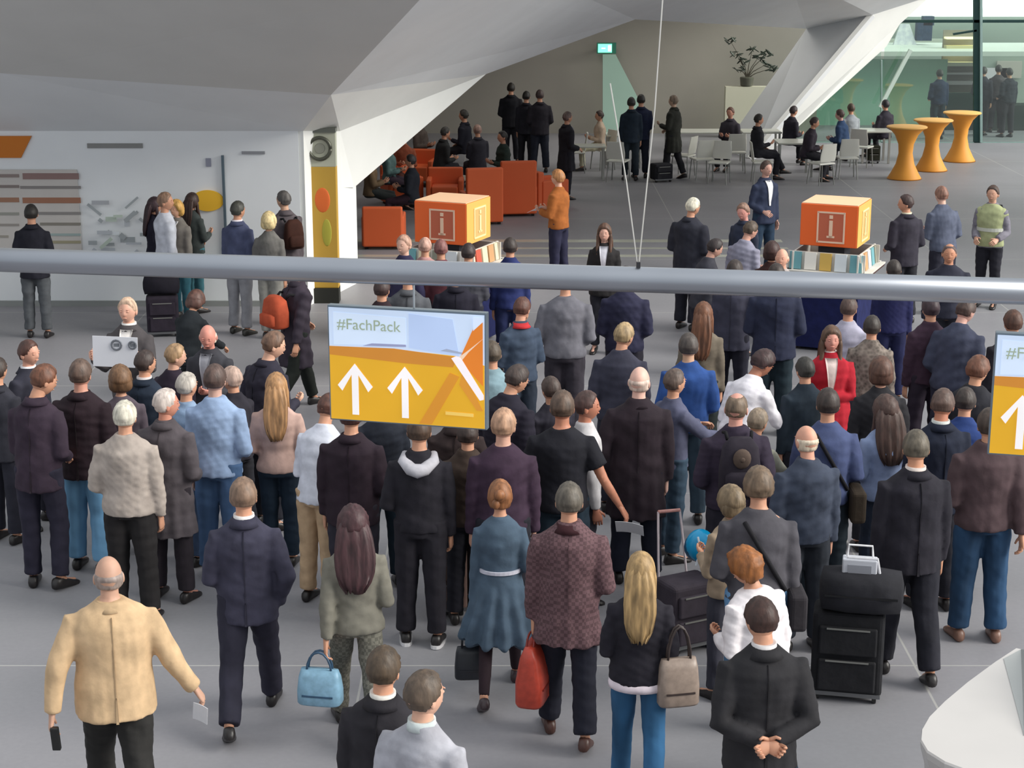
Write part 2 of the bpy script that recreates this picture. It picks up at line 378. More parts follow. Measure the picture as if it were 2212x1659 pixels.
for i_, (xa, xb) in enumerate(zip(pane_edges, pane_edges[1:])):
    b = MB()
    if i_ == 0: b.poly([V(1672, 318, YG), V(1903, 318, YG), V(1903, 112, YG), V(1715, 282, YG)], .02)
    else: b.box(((gx(xa)+gx(xb))/2, YG, 2.4), (gx(xb)-gx(xa)-.02, .02, 4.7))
    o = struct('window_%d' % (i_+1), b, glass_mat('#eef8f3', 'green_tinted_glass', .10))
member('trim_2', 2110, -60, 2110, 308, .14, TEAL); member('trim_3', 2120, -60, 2120, 308, .06, PALEM, YG-.12)
member('trim_4', 1940, 46, 2330, 46, .07, TEAL); member('trim_5', 1905, 130, 1905, 308, .04, PALEM)
member('trim_6', 1690, 309, 2330, 309, .05, PALEM)
member('trim_7', 1968, 108, 1902, 232, .09, mat('#d5e8dc', 'paint'), YG-.5); member('trim_8', 2060, 74, 2110, 66, .05, TEAL)
# hall beyond the glass
YH = 53.0
m = MB(); m.box((13, YH+.6, 4), (20, .2, 12)); struct('wall_right_hall', m, mat('#a9b5a9', 'paint'))
m = MB(); m.box((11.5, 49.5, V(2000, 118, 47.4).z), (12, 3.6, .12)); struct('ceiling_gallery', m, mat('#dfe6dc', 'paint'))
def back_panel(name, x0, y0, x1, y1, hexc, Y, label, cat, kind='paint', d=.1):
    A = V(x0, y0, Y); B = V(x1, y1, Y); b = MB(); b.box(((A.x+B.x)/2, Y, (A.z+B.z)/2), (abs(B.x-A.x), d, abs(A.z-B.z))); o = link(name, b, mat(hexc, kind))
    if label: tag(o, label, cat)
    else: o['kind'] = 'structure'
    return o
back_panel('wall_green_left', 1700, 128, 1900, 300, '#a5d2bb', 48.5, None, None)
back_panel('wall_green_right', 1908, 128, 2036, 300, '#aed4ba', 48.6, None, None)
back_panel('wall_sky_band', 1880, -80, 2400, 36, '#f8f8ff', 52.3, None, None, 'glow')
back_panel('wall_upper_band', 1900, 84, 2110, 112, '#e4eada', 52.2, None, None)
back_panel('wall_dark_lower', 2112, 225, 2330, 296, '#22332d', 47.5, 'dark green counter front behind the right glass pane', 'counter', d=.7)
back_panel('wall_dark_mid', 2036, 200, 2110, 297, '#1f3a34', 47.3, 'dark teal cabinet behind the glass left of the mullion', 'cabinet')
bpy.data.objects['wall_dark_lower'].name = 'counter'; bpy.data.objects['wall_dark_mid'].name = 'cabinet'
t = thing('display_shelf', (V(2073, 130, 49).x, 49, V(2073, 205, 49).z), 0, 'bright yellow-lit display shelf behind the glass left of the mullion', 'shelf')
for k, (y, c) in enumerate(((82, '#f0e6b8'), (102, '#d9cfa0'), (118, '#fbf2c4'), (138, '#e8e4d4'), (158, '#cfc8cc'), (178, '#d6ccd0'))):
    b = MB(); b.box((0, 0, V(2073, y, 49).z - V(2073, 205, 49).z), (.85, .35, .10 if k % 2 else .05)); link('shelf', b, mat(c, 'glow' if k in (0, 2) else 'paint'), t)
b = MB(); b.box((0, .2, .8), (.9, .04, 1.9)); link('back_panel', b, mat('#8f8a80', 'paint'), t)
for k, (x, y, c) in enumerate(((2150, 165, '#e7e1e6'), (2165, 150, '#c9c2b8'))):
    P_ = V(x, y, 53.42); P_.x += (k*.2); b = MB()
    b.box((0, 0, 0), (.75, .08, .5)); o = tag(link('notice_board', b, mat(c, 'paper')), ('white striped notice board behind the right glass pane' if k == 0 else 'beige notice board high behind the right glass pane'), 'board'); o.location = P_
P_ = V(2165, 225, 47.5); P_.z = V(1900, 225, 47.5).z + .30; b = MB(); b.lathe([(.05, -.30), (.34, -.28), (.36, .0), (.30, .15), (.12, .22), (.02, .23)], (0, 0, 0)); o = tag(link('waste_sack', b, mat('#8b8b7e', 'leather'), sm=True), 'grey-beige rounded sack on the counter behind the right glass', 'sack'); o.location = P_
P_ = V(1995, 68, 50.5); b = MB(); b.box((0, 0, 0), (.42, .3, .5)); b.box((.1, 0, .3), (.3, .3, .25)); o = tag(link('hanging_banner', b, mat('#3a4a63', 'fabric')), 'dark blue hanging banner high behind the glass', 'banner'); o.location = P_
b = MB(); A = V(1935, 105, 50.4); b.poly([V(1925, 112, 50.4), V(1985, 112, 50.4), V(1965, 52, 50.4), V(1945, 52, 50.4)], .1); o = tag(link('hanging_banner', b, mat('#eef0ff', 'fabric')), 'white tapering banner high behind the glass next to the dark blue one', 'banner')

# ---- suspended tube with cables
ya, yb = 9.6, 8.73
A = V(-300, 561-12, ya+.25); B = V(2500, 561+68*2500/2212+10, yb-.24)
zt_ = (V(0, 562, ya).z + V(2212, 629, yb).z)/2; A = V(0, 562, ya); B = V(2212, 630, yb); A.z = B.z = zt_
dA = (B-A); A2 = A - dA*.6; B2 = B + dA*.6
t = thing('suspended_tube', (A+B)/2, 0, 'thick grey steel tube hanging right across the view', 'tube'); c0 = (A+B)/2
m = MB(); m.tube([A2-c0, B2-c0], .067, 32); link('tube', m, mat('#a4a8b0', 'steel'), t, sm=False); smooth(bpy.data.objects['tube'].data)
def tube_at(px):
    k = 0
    for it in range(60):
        p = A.lerp(B, it/59.0)
        q_ = 1106 + F_PX*p.x/((p.y)*math.cos(TILT)+(CAM_Z-p.z)*math.sin(TILT))
        if q_ >= px: return p
    return B
for nm, px, topx, lab in (('hanging_cable', 1372, 1442, 0), ('hanging_cable', 1362, 1318, 1)):
    p = tube_at(px); q_ = V(topx, -150 if not lab else 180, p.y+.1)
    m = MB(); mid = p.lerp(q_, .5) + Vector((.012, 0, 0)); m.tube([p+Vector((0, 0, .05)), mid, q_ if not lab else p.lerp(q_, 1.0)], .0035, 6)
    _c = link("cable", m.mesh("cable"), mat("#d6d3cc", "metal"), t); _c.location = -c0
p = tube_at(1368); m = MB(); m.box(p + Vector((0, 0, .075)) - c0, (.02, .03, .04)); link('cable_clamp', m, mat('#3c3c40', 'metal'), t)

# ---- hanging screens
def screen(px_l, py_t, px_r, Yl, yaw, label):
    H_ = .632; W_ = .882
    O = V(px_l, py_t, Yl); t = thing('hanging_screen', O, yaw, label, 'screen')
    def P(x, z, y=0): return Vector((x*W_, y, -z*H_))
    def pl(name, pts, hexc, lay, kind='screen', par=None):
        m_ = MB(); m_.poly([P(x, z, -.012 - .0012*lay) for x, z in pts][::1], .001)
        return link(name, m_, mat(hexc, kind), par or t)
    m_ = MB(); m_.box(P(.5, .5, .02), (W_+.02, .05, H_+.02)); o = link('frame', m_, mat('#7d8a94', 'metal'), t); bev(o, .004)
    d = pl('display', [(0, 1), (1, 1), (1, 0), (0, 0)], '#c3d3ea', 0)
    pl('orange_field', [(0, 1), (1, 1), (1, .44), (.82, .37), (.40, .34), (0, .345)], '#d9a321', 1, par=d)
    pl('dark_orange_band', [(0, .345), (0, .42), (.5, .46), (.80, .47), (.83, .38), (.42, .335)], '#c4802c', 2, par=d)
    pl('sky_patch', [(.52, .32), (.84, .37), (.80, .05), (.52, .02)], '#b1c4e6', 2, par=d)
    pl('light_patch', [(.03, .33), (.5, .30), (.5, .06), (.03, .04)], '#cddcf0', 2, par=d)
    pl('grey_line', [(.22, .325), (.50, .315), (.50, .295), (.28, .30)], '#8f93b4', 3, par=d)
    pl('grey_line', [(.72, .33), (.86, .35), (.86, .335), (.76, .31)], '#98a2b8', 3, par=d)
    pl('orange_facet', [(.84, .40), (.99, .62), (.99, .06), (.93, .12)], '#d97a25', 3, par=d)
    pl('orange_facet', [(.78, .52), (.58, .99), (.66, .99), (.84, .55)], '#cf8a28', 3, par=d)
    pl('orange_facet', [(.86, .50), (.84, .62), (.95, .84), (.99, .84)], '#d08c2c', 3, par=d)
    pl('white_diagonal', [(.82, .37), (.79, .39), (.97, .75), (.995, .74), (.995, .70), (.85, .38)], '#efe6ea', 4, par=d)
    pl('white_diagonal', [(.995, .20), (.90, .31), (.84, .375), (.86, .40), (.90, .33)], '#e6c9b0', 4, par=d)
    pl('blue_streak', [(.93, .02), (.99, .02), (.99, .06), (.93, .14)], '#cfdcf2', 4, par=d)
    for ax, az in ((.165, .49), (.490, .49)):
        pl('arrow', [(ax-.022, az+.46), (ax+.022, az+.46), (ax+.022, az+.10), (ax+.085, az+.25), (ax+.115, az+.20), (ax, az), (ax-.115, az+.20), (ax-.085, az+.25), (ax-.022, az+.10)], '#f1ecec', 4, par=d)
    pl('small_lettering', [(.75, .895), (.93, .90), (.93, .87), (.75, .865)], '#e6c060', 4, par=d)
    cu = bpy.data.curves.new('lettering', 'FONT'); cu.body = '#FachPack'; cu.size = .085; cu.extrude = .0008
    tmp = bpy.data.objects.new('tmp', cu); COL.objects.link(tmp); dg = bpy.context.evaluated_depsgraph_get(); me = bpy.data.meshes.new_from_object(tmp.evaluated_get(dg)); bpy.data.objects.remove(tmp)
    me.materials.clear(); me.materials.append(mat('#98a590', 'screen')); o = bpy.data.objects.new('lettering', me); COL.objects.link(o); o.parent = d; o.rotation_euler = (math.pi/2, 0, 0); o.location = P(.055, .185, -.0185)
    m_ = MB()
    for fx in (.54,):
        m_.tube([P(fx, -.02, .03), Vector((fx*W_, .03, zt_+.0-O.z-.03))], .006, 8)
    link('hanger_rod', m_, mat('#b9c0c6', 'metal'), t)
    return t
screen(711, 662, 1060, 9.42, math.radians(-14), 'hanging screen with two white arrows on orange, in the centre left of the view')
screen(2155, 722, 2500, 8.80, math.radians(-14), 'hanging screen cut off by the right edge of the view')

# fill lights added under the lounge ceiling to brighten the interior
for lx, ly in ((-1.0, 36.5), (2.5, 39.5), (5.2, 43.0), (-4.5, 36.0), (1.5, 43.5)):
    ld = bpy.data.lights.new('lounge_fill_light', 'AREA'); ld.energy = 16; ld.size = 1.6; ld.color = (1, .97, .92)
    lo_ = bpy.data.objects.new('lounge_fill_light', ld); COL.objects.link(lo_); lo_.location = (lx, ly, 4.1)

# unseen mass added above the arch and left wall to block sky light
m = MB(); pl_ = [(-18, 25.5), (-3.2, 26.8), (6.2, 41.5), (6.2, 48), (-18, 48)]
m.v = [(x, y, 4.9) for x, y in pl_] + [(x, y, 13) for x, y in pl_]; m.f = [(4, 3, 2, 1, 0), (5, 6, 7, 8, 9)] + [(k, (k+1) % 5, (k+1) % 5+5, k+5) for k in range(5)]; m.m = [0]*7
struct('sky_block_mass', m, WHITE_SHADE)
# unseen slab added high on the right to shade the hall floor
m = MB(); m.box((10.5, 32.0, 5.3), (10.0, 11.0, .5)); struct('floor_shade_slab', m, WHITE_SHADE)
# ------------------------------------------------------------------ furniture and loose things
def info_kiosk(px, py, label, seed):
    g = G(px, py, 1.36); g.z = 0; yaw = math.radians(-23.5)
    t = thing('information_kiosk', g, yaw, label, 'kiosk')
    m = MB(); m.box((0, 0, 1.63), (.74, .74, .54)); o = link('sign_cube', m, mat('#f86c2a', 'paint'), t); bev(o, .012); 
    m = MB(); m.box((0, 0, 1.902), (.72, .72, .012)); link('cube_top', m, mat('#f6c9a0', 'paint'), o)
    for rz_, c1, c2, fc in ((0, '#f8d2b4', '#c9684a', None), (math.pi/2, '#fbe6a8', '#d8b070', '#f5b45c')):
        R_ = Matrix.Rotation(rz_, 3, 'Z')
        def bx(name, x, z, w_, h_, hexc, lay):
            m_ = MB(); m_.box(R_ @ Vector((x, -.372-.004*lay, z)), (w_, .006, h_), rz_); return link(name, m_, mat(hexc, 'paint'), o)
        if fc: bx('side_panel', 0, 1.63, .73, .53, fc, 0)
        bx('icon_field', .03, 1.61, .34, .36, c2, 1)
        bx('icon_frame', -.14, 1.61, .022, .40, c1, 2); bx('icon_frame', .20, 1.61, .022, .40, c1, 2); bx('icon_frame', .03, 1.80, .34, .022, c1, 2); bx('icon_frame', .03, 1.42, .34, .022, c1, 2)
        bx('letter_i', .03, 1.59, .045, .22, c1, 3); bx('letter_i_dot', .03, 1.745, .045, .045, c1, 3); bx('letter_i', .03, 1.49, .10, .025, c1, 3)
    m = MB(); m.box((0, 0, .68), (.34, .34, 1.36)); link('post', m, mat('#3a3c44', 'paint'), t)
    m = MB(); m.box((0, 0, 1.02), (1.10, 1.10, .04)); o2 = link('counter_top', m, mat('#4a2a26', 'paint'), t)
    for k in range(4):
        R_ = Matrix.Rotation(k*math.pi/2, 3, 'Z'); m = MB(); c_ = R_ @ Vector((0, -.42, 1.16)); m.box(c_, (1.0, .02, .26), k*math.pi/2, rx=0); m.box(R_ @ Vector((0, -.50, 1.05)), (1.0, .14, .02), k*math.pi/2); link('brochure_rack', m, mat('#d8d4cc', 'paint'), t)
    m = MB(); m.box((0, 0, .52), (.86, .86, .96)); link('table_cloth', m, mat('#1d2350', 'fabric'), t)
    rr = random.Random(seed)
    cs = (('#e9e2d4', 'cream'), ('#c99a6c', 'tan'), ('#dfe6ea', 'pale blue'), ('#6fa6ae', 'teal'), ('#b08a66', 'brown'), ('#f2efe6', 'white'), ('#d8b25a', 'yellow'), ('#c75a45', 'red'), ('#8f8f80', 'grey'), ('#e8d9b8', 'sand-coloured'))
    od = ('leftmost', 'second from left', 'middle', 'second from right', 'rightmost')
    proto = None; spots = []
    for k in range(2):
        R_ = Matrix.Rotation(k*math.pi/2 + yaw, 3, 'Z')
        for j in range(5): spots.append((g + R_ @ Vector((-.39 + j*.195, -.455, 1.06)), k*math.pi/2 + yaw))
    side = {0: 'front', 1: 'right', 2: 'back', 3: 'left'}
    for n_, (p, rz_) in enumerate(spots):
        b = MB(); b.box((0, 0, .115), (.15, .025, .22), rx=-.12); o3 = None; ck = cs[rr.randrange(len(cs))]; o3 = link('brochure', b, mat(ck[0], 'paper'), None, p, rz_)
        tag(o3, '%s brochure, %s in the %s rack of the %s kiosk' % (ck[1], od[n_ % 5], side[n_//5], label.split()[0]), 'brochure', 'brochures on the %s' % label.split(' standing')[0])
    return t
info_kiosk(978, 517, 'left orange information kiosk standing beyond the tube near the white pier', 3)
info_kiosk(1803, 523, 'right orange information kiosk standing beyond the tube on the right', 8)

def bar_table(px, py, label):
    t = thing('bar_table', G(px, py), 0, label, 'table', 'yellow covered bar tables')
    m = MB(); pr = [(.36, 0), (.355, .03), (.30, .12), (.20, .32), (.15, .55), (.165, .75), (.25, .95), (.36, 1.07), (.40, 1.10)]
    m.lathe(pr, n=40); link('stretch_cover', m, mat('#eba03c', 'paint'), t, sm=True)
    m = MB(); m.lathe([(.40, 1.095), (.43, 1.10), (.435, 1.125), (.42, 1.135), (.05, 1.136)], n=40); link('tabletop', m, mat('#f3bb66', 'paint'), t, sm=True)
    m = MB(); m.lathe([(.37, .0), (.375, .012), (.36, .02)], n=32); link('foot_ring', m, mat('#b87a28', 'metal'), t)
bar_table(1953, 386, 'yellow stretch-covered bar table, nearest of the three'); bar_table(2010, 368, 'yellow stretch-covered bar table, middle of the three'); bar_table(2072, 348, 'yellow stretch-covered bar table, farthest right of the three')

def armchair(px, py, rz, label, high=False, Y=None):
    t = thing('lounge_armchair', G(px, py), math.radians(rz), label, 'armchair')
    o_ = mat('#d9602f', 'paint'); hb = 1.02 if high else .70
    for nm, c, d in (('seat', (0, .05, .28), (.52, .56, .30)), ('backrest', (0, -.30, hb/2+.04), (.68, .14, hb-.02)), ('armrest', (-.31, .02, .30), (.10, .60, .52)), ('armrest', (.31, .02, .30), (.10, .60, .52))):
        m = MB(); m.box(c, d); o = link(nm, m, o_, t); bev(o, .03, 3)
    for sx in (-1, 1):
        for sy in (-1, 1): m = MB(); m.box((sx*.28, sy*.26, .025), (.05, .05, .06)); link('leg', m, mat('#2a2a2a', 'metal'), t)
    return t
armchair(1115, 462, 8, 'tall-backed orange armchair right of the left kiosk', True)
armchair(1040, 480, 12, 'orange armchair just behind the right edge of the left kiosk cube', True)
armchair(1178, 446, -60, 'dark orange armchair beside the person in the orange jacket')
armchair(830, 532, 0, 'low orange armchair beside the white pier')
armchair(868, 440, 200, 'orange armchair holding a person against the slanted arch edge')
armchair(962, 446, 180, 'orange armchair above the left kiosk cube')
armchair(905, 400, 170, 'orange armchair with its back in the dark corner of the lounge')
t = thing('lounge_table', G(1000, 432), 0, 'small low table with papers between the orange armchairs', 'table')
m = MB(); m.lathe([(.30, .42), (.31, .43), (.31, .455), (.02, .456)]); link('tabletop', m, mat('#c9c4b4', 'gloss'), t)
m = MB(); m.lathe([(.2, 0), (.2, .02), (.03, .04), (.03, .42)]); link('pedestal', m, mat('#888888', 'metal'), t)

def cafe_chair(px, py, rz, label, first=[None]):
    if first[0] is None:
        t = thing('cafe_chair', G(px, py), math.radians(rz), label, 'chair', 'white cafe chairs in the lounge'); w_ = mat('#dcdcd2', 'gloss'); mt = mat('#9a9c98', 'metal')
        m = MB(); m.box((0, 0, .45), (.42, .42, .04)); o = link('seat', m, w_, t); bev(o, .015, 2)
        m = MB(); m.loft([(Vector((0, -.20-.012*k, .50+.075*k)), X0, Vector((0,1,0)), .20+.012*math.sin(k), .016) for k in range(6)], 16, p=3); link('backrest', m, w_, t)
        for sx in (-1, 1):
            for sy in (-1, 1): m = MB(); m.tube([(sx*.17, sy*.17, .44), (sx*.20, sy*.20, 0)], .013, 8); link('leg', m, mt, t)
        first[0] = t; return t
    return dup(first[0], G(px, py), math.radians(rz), label)
for a_ in ((1243, 372, 90, 'white cafe chair left of the seated woman in beige'), (1335, 392, -20, 'white cafe chair between the seated woman and the standing pair'), (1515, 388, 15, 'white cafe chair standing free right of the man in the dark coat'), (1553, 396, 160, 'white cafe chair turned away behind the free-standing white chair'),
           (1475, 380, 60, 'white cafe chair at the left end of the long white table'), (1772, 398, 30, 'grey-white cafe chair under the seated group at the foot of the arch'), (1860, 360, -30, 'white cafe chair on the right of the seated group'), (1828, 385, 0, 'white cafe chair in the middle of the seated group'), (1588, 372, 0, 'white cafe chair under the man sitting below the plant'), (1302, 366, 120, 'white cafe chair under the woman in beige'), (1645, 395, -90, 'white cafe chair under the seated man in black')):
    cafe_chair(*a_)
def cafe_table(px, py, w_, d_, label, rz=0):
    t = thing('cafe_table', G(px, py), rz, label, 'table')
    m = MB(); m.box((0, 0, .73), (w_, d_, .04)); o = link('tabletop', m, mat('#c9cbc0', 'gloss'), t); bev(o, .01)
    for sx in (-1, 1):
        for sy in (-1, 1): m = MB(); m.box((sx*(w_/2-.05), sy*(d_/2-.05), .36), (.045, .045, .71)); link('leg', m, mat('#a9aaa4', 'metal'), t)
cafe_table(1262, 388, .9, .5, 'square white table in front of the seated woman in beige'); cafe_table(1345, 360, .8, .7, 'small white table behind the standing pair')
cafe_table(1505, 352, 1.5, .7, 'long white table below the plant'); cafe_table(1712, 378, .8, .8, 'white table with the seated group at the foot of the arch'); cafe_table(1640, 352, .9, .7, 'white table behind the seated man in black')
cafe_table(1885, 350, .7, .7, 'small white table at the right end of the seated group')
m = MB(); P_ = V(1455+170, 275, 45.2); m.box((0, 0, 0), (1.1, .3, 1.0)); 
o = tag(link('buffet_counter', m, mat('#dedcc6', 'paint')), 'cream counter against the back wall beneath the plant', 'counter'); o.location = (V(1610, 300, 45.6).x, 45.7, .65); o.scale = (1, 1, 1.3)

# plant
t = thing('potted_tree', (V(1610, 300, 45.6).x, 45.7, 1.30), 0, 'sparse dark-leaved plant on the cream counter against the pale wall', 'plant')
m = MB(); m.lathe([(.12, 0), (.16, .02), (.18, .22), (.16, .24)]); link('pot', m, mat('#5d5d52', 'gloss'), t)
rr = random.Random(4)
for (dx, dz) in ((-.46, .95), (-.30, .62), (-.1, .45), (.12, .7), (.3, .55), (.45, .35), (.62, .25), (.5, .62), (-.2, .25)):
    m = MB(); m.tube([(0, 0, .2), (dx*.35, 0, .2+dz*.5), (dx, rr.uniform(-.1, .1), .2+dz)], [.014, .010, .005], 6); o = link('branch', m, mat('#4b463a', 'leather'), t)
    m = MB()
    for k in range(7):
        a_ = rr.uniform(0, 6.28); c_ = Vector((dx + .10*math.cos(a_), rr.uniform(-.06, .06), .2+dz+.05*math.sin(a_))); R_ = Matrix.Rotation(rr.uniform(-1, 1), 3, 'Y') @ Matrix.Rotation(rr.uniform(-1, 1), 3, 'X')
        m.ell(c_, (.10, .03, .012), 8, 5, R_)
    link('leaves', m, mat('#39443a', 'leaf'), o, sm=True)

# ---- bags and cases
def suitcase(px, py, rz, w_, d_, h_, hexc, label, handle=.45, pocket=True, tilt=0):
    t = thing('rolling_suitcase', G(px, py), math.radians(rz), label, 'suitcase'); t.rotation_euler.x = math.radians(tilt)
    m = MB(); m.box((0, 0, .05+h_/2), (w_, d_, h_)); o = link('shell', m, mat(hexc, 'fabric'), t); bev(o, .035, 3)
    if pocket:
        m = MB(); m.box((0, -d_/2-.012, .05+h_*.68), (w_*.80, .035, h_*.34)); o = link('front_pocket', m, mat(hexc, 'fabric'), t); bev(o, .012)
        m = MB(); m.box((0, -d_/2-.012, .05+h_*.26), (w_*.80, .035, h_*.38)); o = link('front_pocket', m, mat(hexc, 'fabric'), t); bev(o, .012)
        m = MB(); m.box((0, -d_/2-.034, .05+h_*.83), (w_*.6, .006, .012)); link('zip', m, mat('#8d8d88', 'metal'), t)
        m = MB(); m.box((0, -d_/2-.034, .05+h_*.44), (w_*.6, .006, .012)); link('zip', m, mat('#8d8d88', 'metal'), t)
    for sx in (-1, 1):
        m = MB(); m.tube([(sx*(w_/2-.05)-.015, -d_/2+.04, .04), (sx*(w_/2-.05)+.015, -d_/2+.04, .04)], .04, 14, up=(0, 1, 0)); link('wheel', m, mat('#1c1c1c', 'leather'), t, sm=False)
    m = MB(); m.box((0, -d_/2+.02, .06), (w_*.96, .04, .03)); link('base_rail', m, mat('#77787a', 'metal'), t)
    if handle:
        m = MB(); zt = .05+h_
        m.tube([(-.11, d_/2-.03, zt-.02), (-.11, d_/2-.03, zt+handle), (.11, d_/2-.03, zt+handle), (.11, d_/2-.03, zt-.02)], .009, 8); link('telescopic_handle', m, mat('#b5b5b8', 'metal'), t)
    return t
suitcase(1826, 1500, -12, .50, .28, .62, '#232326', 'large black rolling suitcase with front pockets on the floor at the right', 0)
t = thing('travel_bag', G(1845, 1500) + Vector((0, -.06, .675)), math.radians(-12), 'soft black travel bag lying on top of the large black suitcase', 'bag')
m = MB(); m.loft([(Vector((x, 0, .15)), Vector((0,1,0)), Vector((0,0,1)), ry_, rz_) for x, ry_, rz_ in ((-.29, .06, .06), (-.27, .15, .14), (-.1, .17, .155), (.1, .17, .155), (.27, .15, .14), (.29, .06, .06))], 18, p=2.8); link('bag_body', m, mat('#27272c', 'fabric'), t, sm=True)
m = MB(); m.tube([(-.12, -.05, .28), (-.10, -.05, .40), (.10, -.05, .40), (.12, -.05, .28)], .012, 8); link('handle', m, mat('#c9c9ce', 'fabric'), t)
m = MB(); m.box((0, -.166, .15), (.50, .008, .015)); link('zip', m, mat('#111114', 'leather'), t)
t = thing('carrier_bag', G(1862, 1282, .85) + Vector((0, .12, -.02)), math.radians(-12), 'small white and grey packet on top of the soft black travel bag', 'bag')
m = MB(); m.box((0, 0, .13), (.24, .10, .22)); o = link('bag_body', m, mat('#c2c4cc', 'paper'), t); bev(o, .01)
m = MB(); m.box((0, -.052, .13), (.16, .006, .14)); link('print', m, mat('#8f9199', 'paper'), t)
m = MB(); m.tube([(-.09, 0, .23), (-.08, 0, .33), (.08, 0, .33), (.09, 0, .23)], .008, 6); link('handle', m, mat('#f1f1f4', 'fabric'), t)
suitcase(968, 1322, 6, .30, .22, .52, '#6f5a54', 'tan-brown soft suitcase standing behind the man in the grey-hooded sweater', .50)
suitcase(1478, 1395, 28, .40, .30, .50, '#3a343c', 'dark wheeled trolley case beside the blonde woman with the beige bag', 0)
t = thing('beach_ball_bag', G(1512, 1210, .62), 0, 'shiny bright blue round bag on the trolley handle behind the blonde woman', 'bag')
m = MB(); m.ell((0, 0, .12), (.115, .10, .13), 20, 12); link('pouch', m, mat('#1495c8', 'gloss'), t, sm=True)
m = MB(); m.ell((.0, .02, .10), (.125, .10, .12), 20, 12); link('dark_rim', m, mat('#0f4a6c', 'gloss'), t, sm=True)
m = MB(); m.tube([(-.03, -.09, .22), (-.01, -.11, .12), (-.04, -.09, -.01)], .008, 6); link('strap', m, mat('#dfe6ee', 'fabric'), t)
t = thing('luggage_trolley', G(1468, 1366), math.radians(15), 'folding luggage trolley of thin pale rods holding the blue bag', 'trolley')
for sx in (-1, 1):
    m = MB(); m.tube([(sx*.13, .10, .03), (sx*.11, .22, .55), (sx*.09, .30, .90)], .010, 8); link('rod', m, mat('#d9ccd0', 'metal'), t)
m = MB(); m.tube([(-.09, .30, .90), (.09, .30, .90)], .014, 8); link('grip', m, mat('#c98f86', 'leather'), t)
m = MB(); m.box((0, .02, .05), (.30, .22, .02)); link('platform', m, mat('#77777c', 'metal'), t)
# black luggage by the left group
suitcase(354, 724, 10, .42, .26, .50, '#2c2630', 'black suitcase standing at the feet of the women beside the white wall', .0)
t = thing('travel_bag', G(354, 724) + Vector((0, 0, .56)), math.radians(8), 'black soft bag on top of the suitcase beside the white wall', 'bag'); m = MB()
m.loft([(Vector((x, 0, .13)), Vector((0,1,0)), Vector((0,0,1)), ry_, rz_) for x, ry_, rz_ in ((-.24, .05, .05), (-.22, .12, .12), (.22, .12, .12), (.24, .05, .05))], 16, p=2.6); link('bag_body', m, mat('#1d1b24', 'fabric'), t, sm=True)
m = MB(); m.tube([(-.09, 0, .24), (-.08, 0, .34), (.08, 0, .34), (.09, 0, .24)], .01, 6); link('handle', m, mat('#111114', 'fabric'), t)
suitcase(1428, 392, 20, .42, .30, .34, '#232328', 'black rucksack-like case on the floor between the standing men in the lounge', 0)
suitcase(1885, 352, 0, .30, .22, .36, '#2a2b22', 'small dark case on the floor left of the bar tables', 0)

# ---- white counter at the lower right corner
t = thing('information_counter', (0, 0, 0), 0, 'white faceted counter with a rounded corner at the lower right edge', 'counter')
zc = 1.05
out_ = []
for x, y in ((2196, 1398), (2150, 1428), (2090, 1472), (2040, 1514), (2006, 1548), (1990, 1576), (1988, 1598), (2002, 1622), (2040, 1646), (2120, 1676), (2300, 1740), (2420, 1700), (2400, 1500), (2300, 1420)): out_.append(G(x, y, zc))
cen = sum(out_, Vector())/len(out_); t.location = (cen.x, cen.y, 0)
o_ = [p - Vector((cen.x, cen.y, 0)) for p in out_]
m = MB(); n_ = len(o_); rings_ = []
for z_, k_ in ((0, .72), (.5, .80), (zc-.14, .93), (zc-.05, .99), (zc-.01, 1.0), (zc, .985)):
    rings_.append([Vector((p.x*k_, p.y*k_, z_)) for p in o_])
for r_ in rings_: m.v += [tuple(p) for p in r_]
for i_ in range(len(rings_)-1):
    for k in range(n_): a_, b_ = i_*n_+k, i_*n_+(k+1) % n_; m.f.append((a_, a_+n_, b_+n_, b_)); m.m.append(0)
m.f.append(tuple(range(len(rings_)*n_-1, (len(rings_)-1)*n_-1, -1))); m.m.append(0); m.f.append(tuple(range(n_))); m.m.append(0)
link('counter_body', m, mat('#c4c0bd', 'gloss'), t)
p1, p2, p3, p4 = G(2168, 1424, zc), G(2205, 1404, zc), G(2300, 1480, zc), G(2212, 1590, zc); off_ = Vector((cen.x, cen.y, 0))
m = MB(); m.add([p - off_ + Vector((0, 0, z_)) for p, z_ in ((p1, .004), (p2, .004), (p3, .22), (p4, .004))] + [p - off_ for p in (p1, p2, p3, p4)], [(3, 2, 1, 0), (4, 5, 6, 7), (0, 1, 5, 4), (1, 2, 6, 5), (2, 3, 7, 6), (3, 0, 4, 7)]); link('raised_facet', m, mat('#9fa2a1', 'gloss'), t)
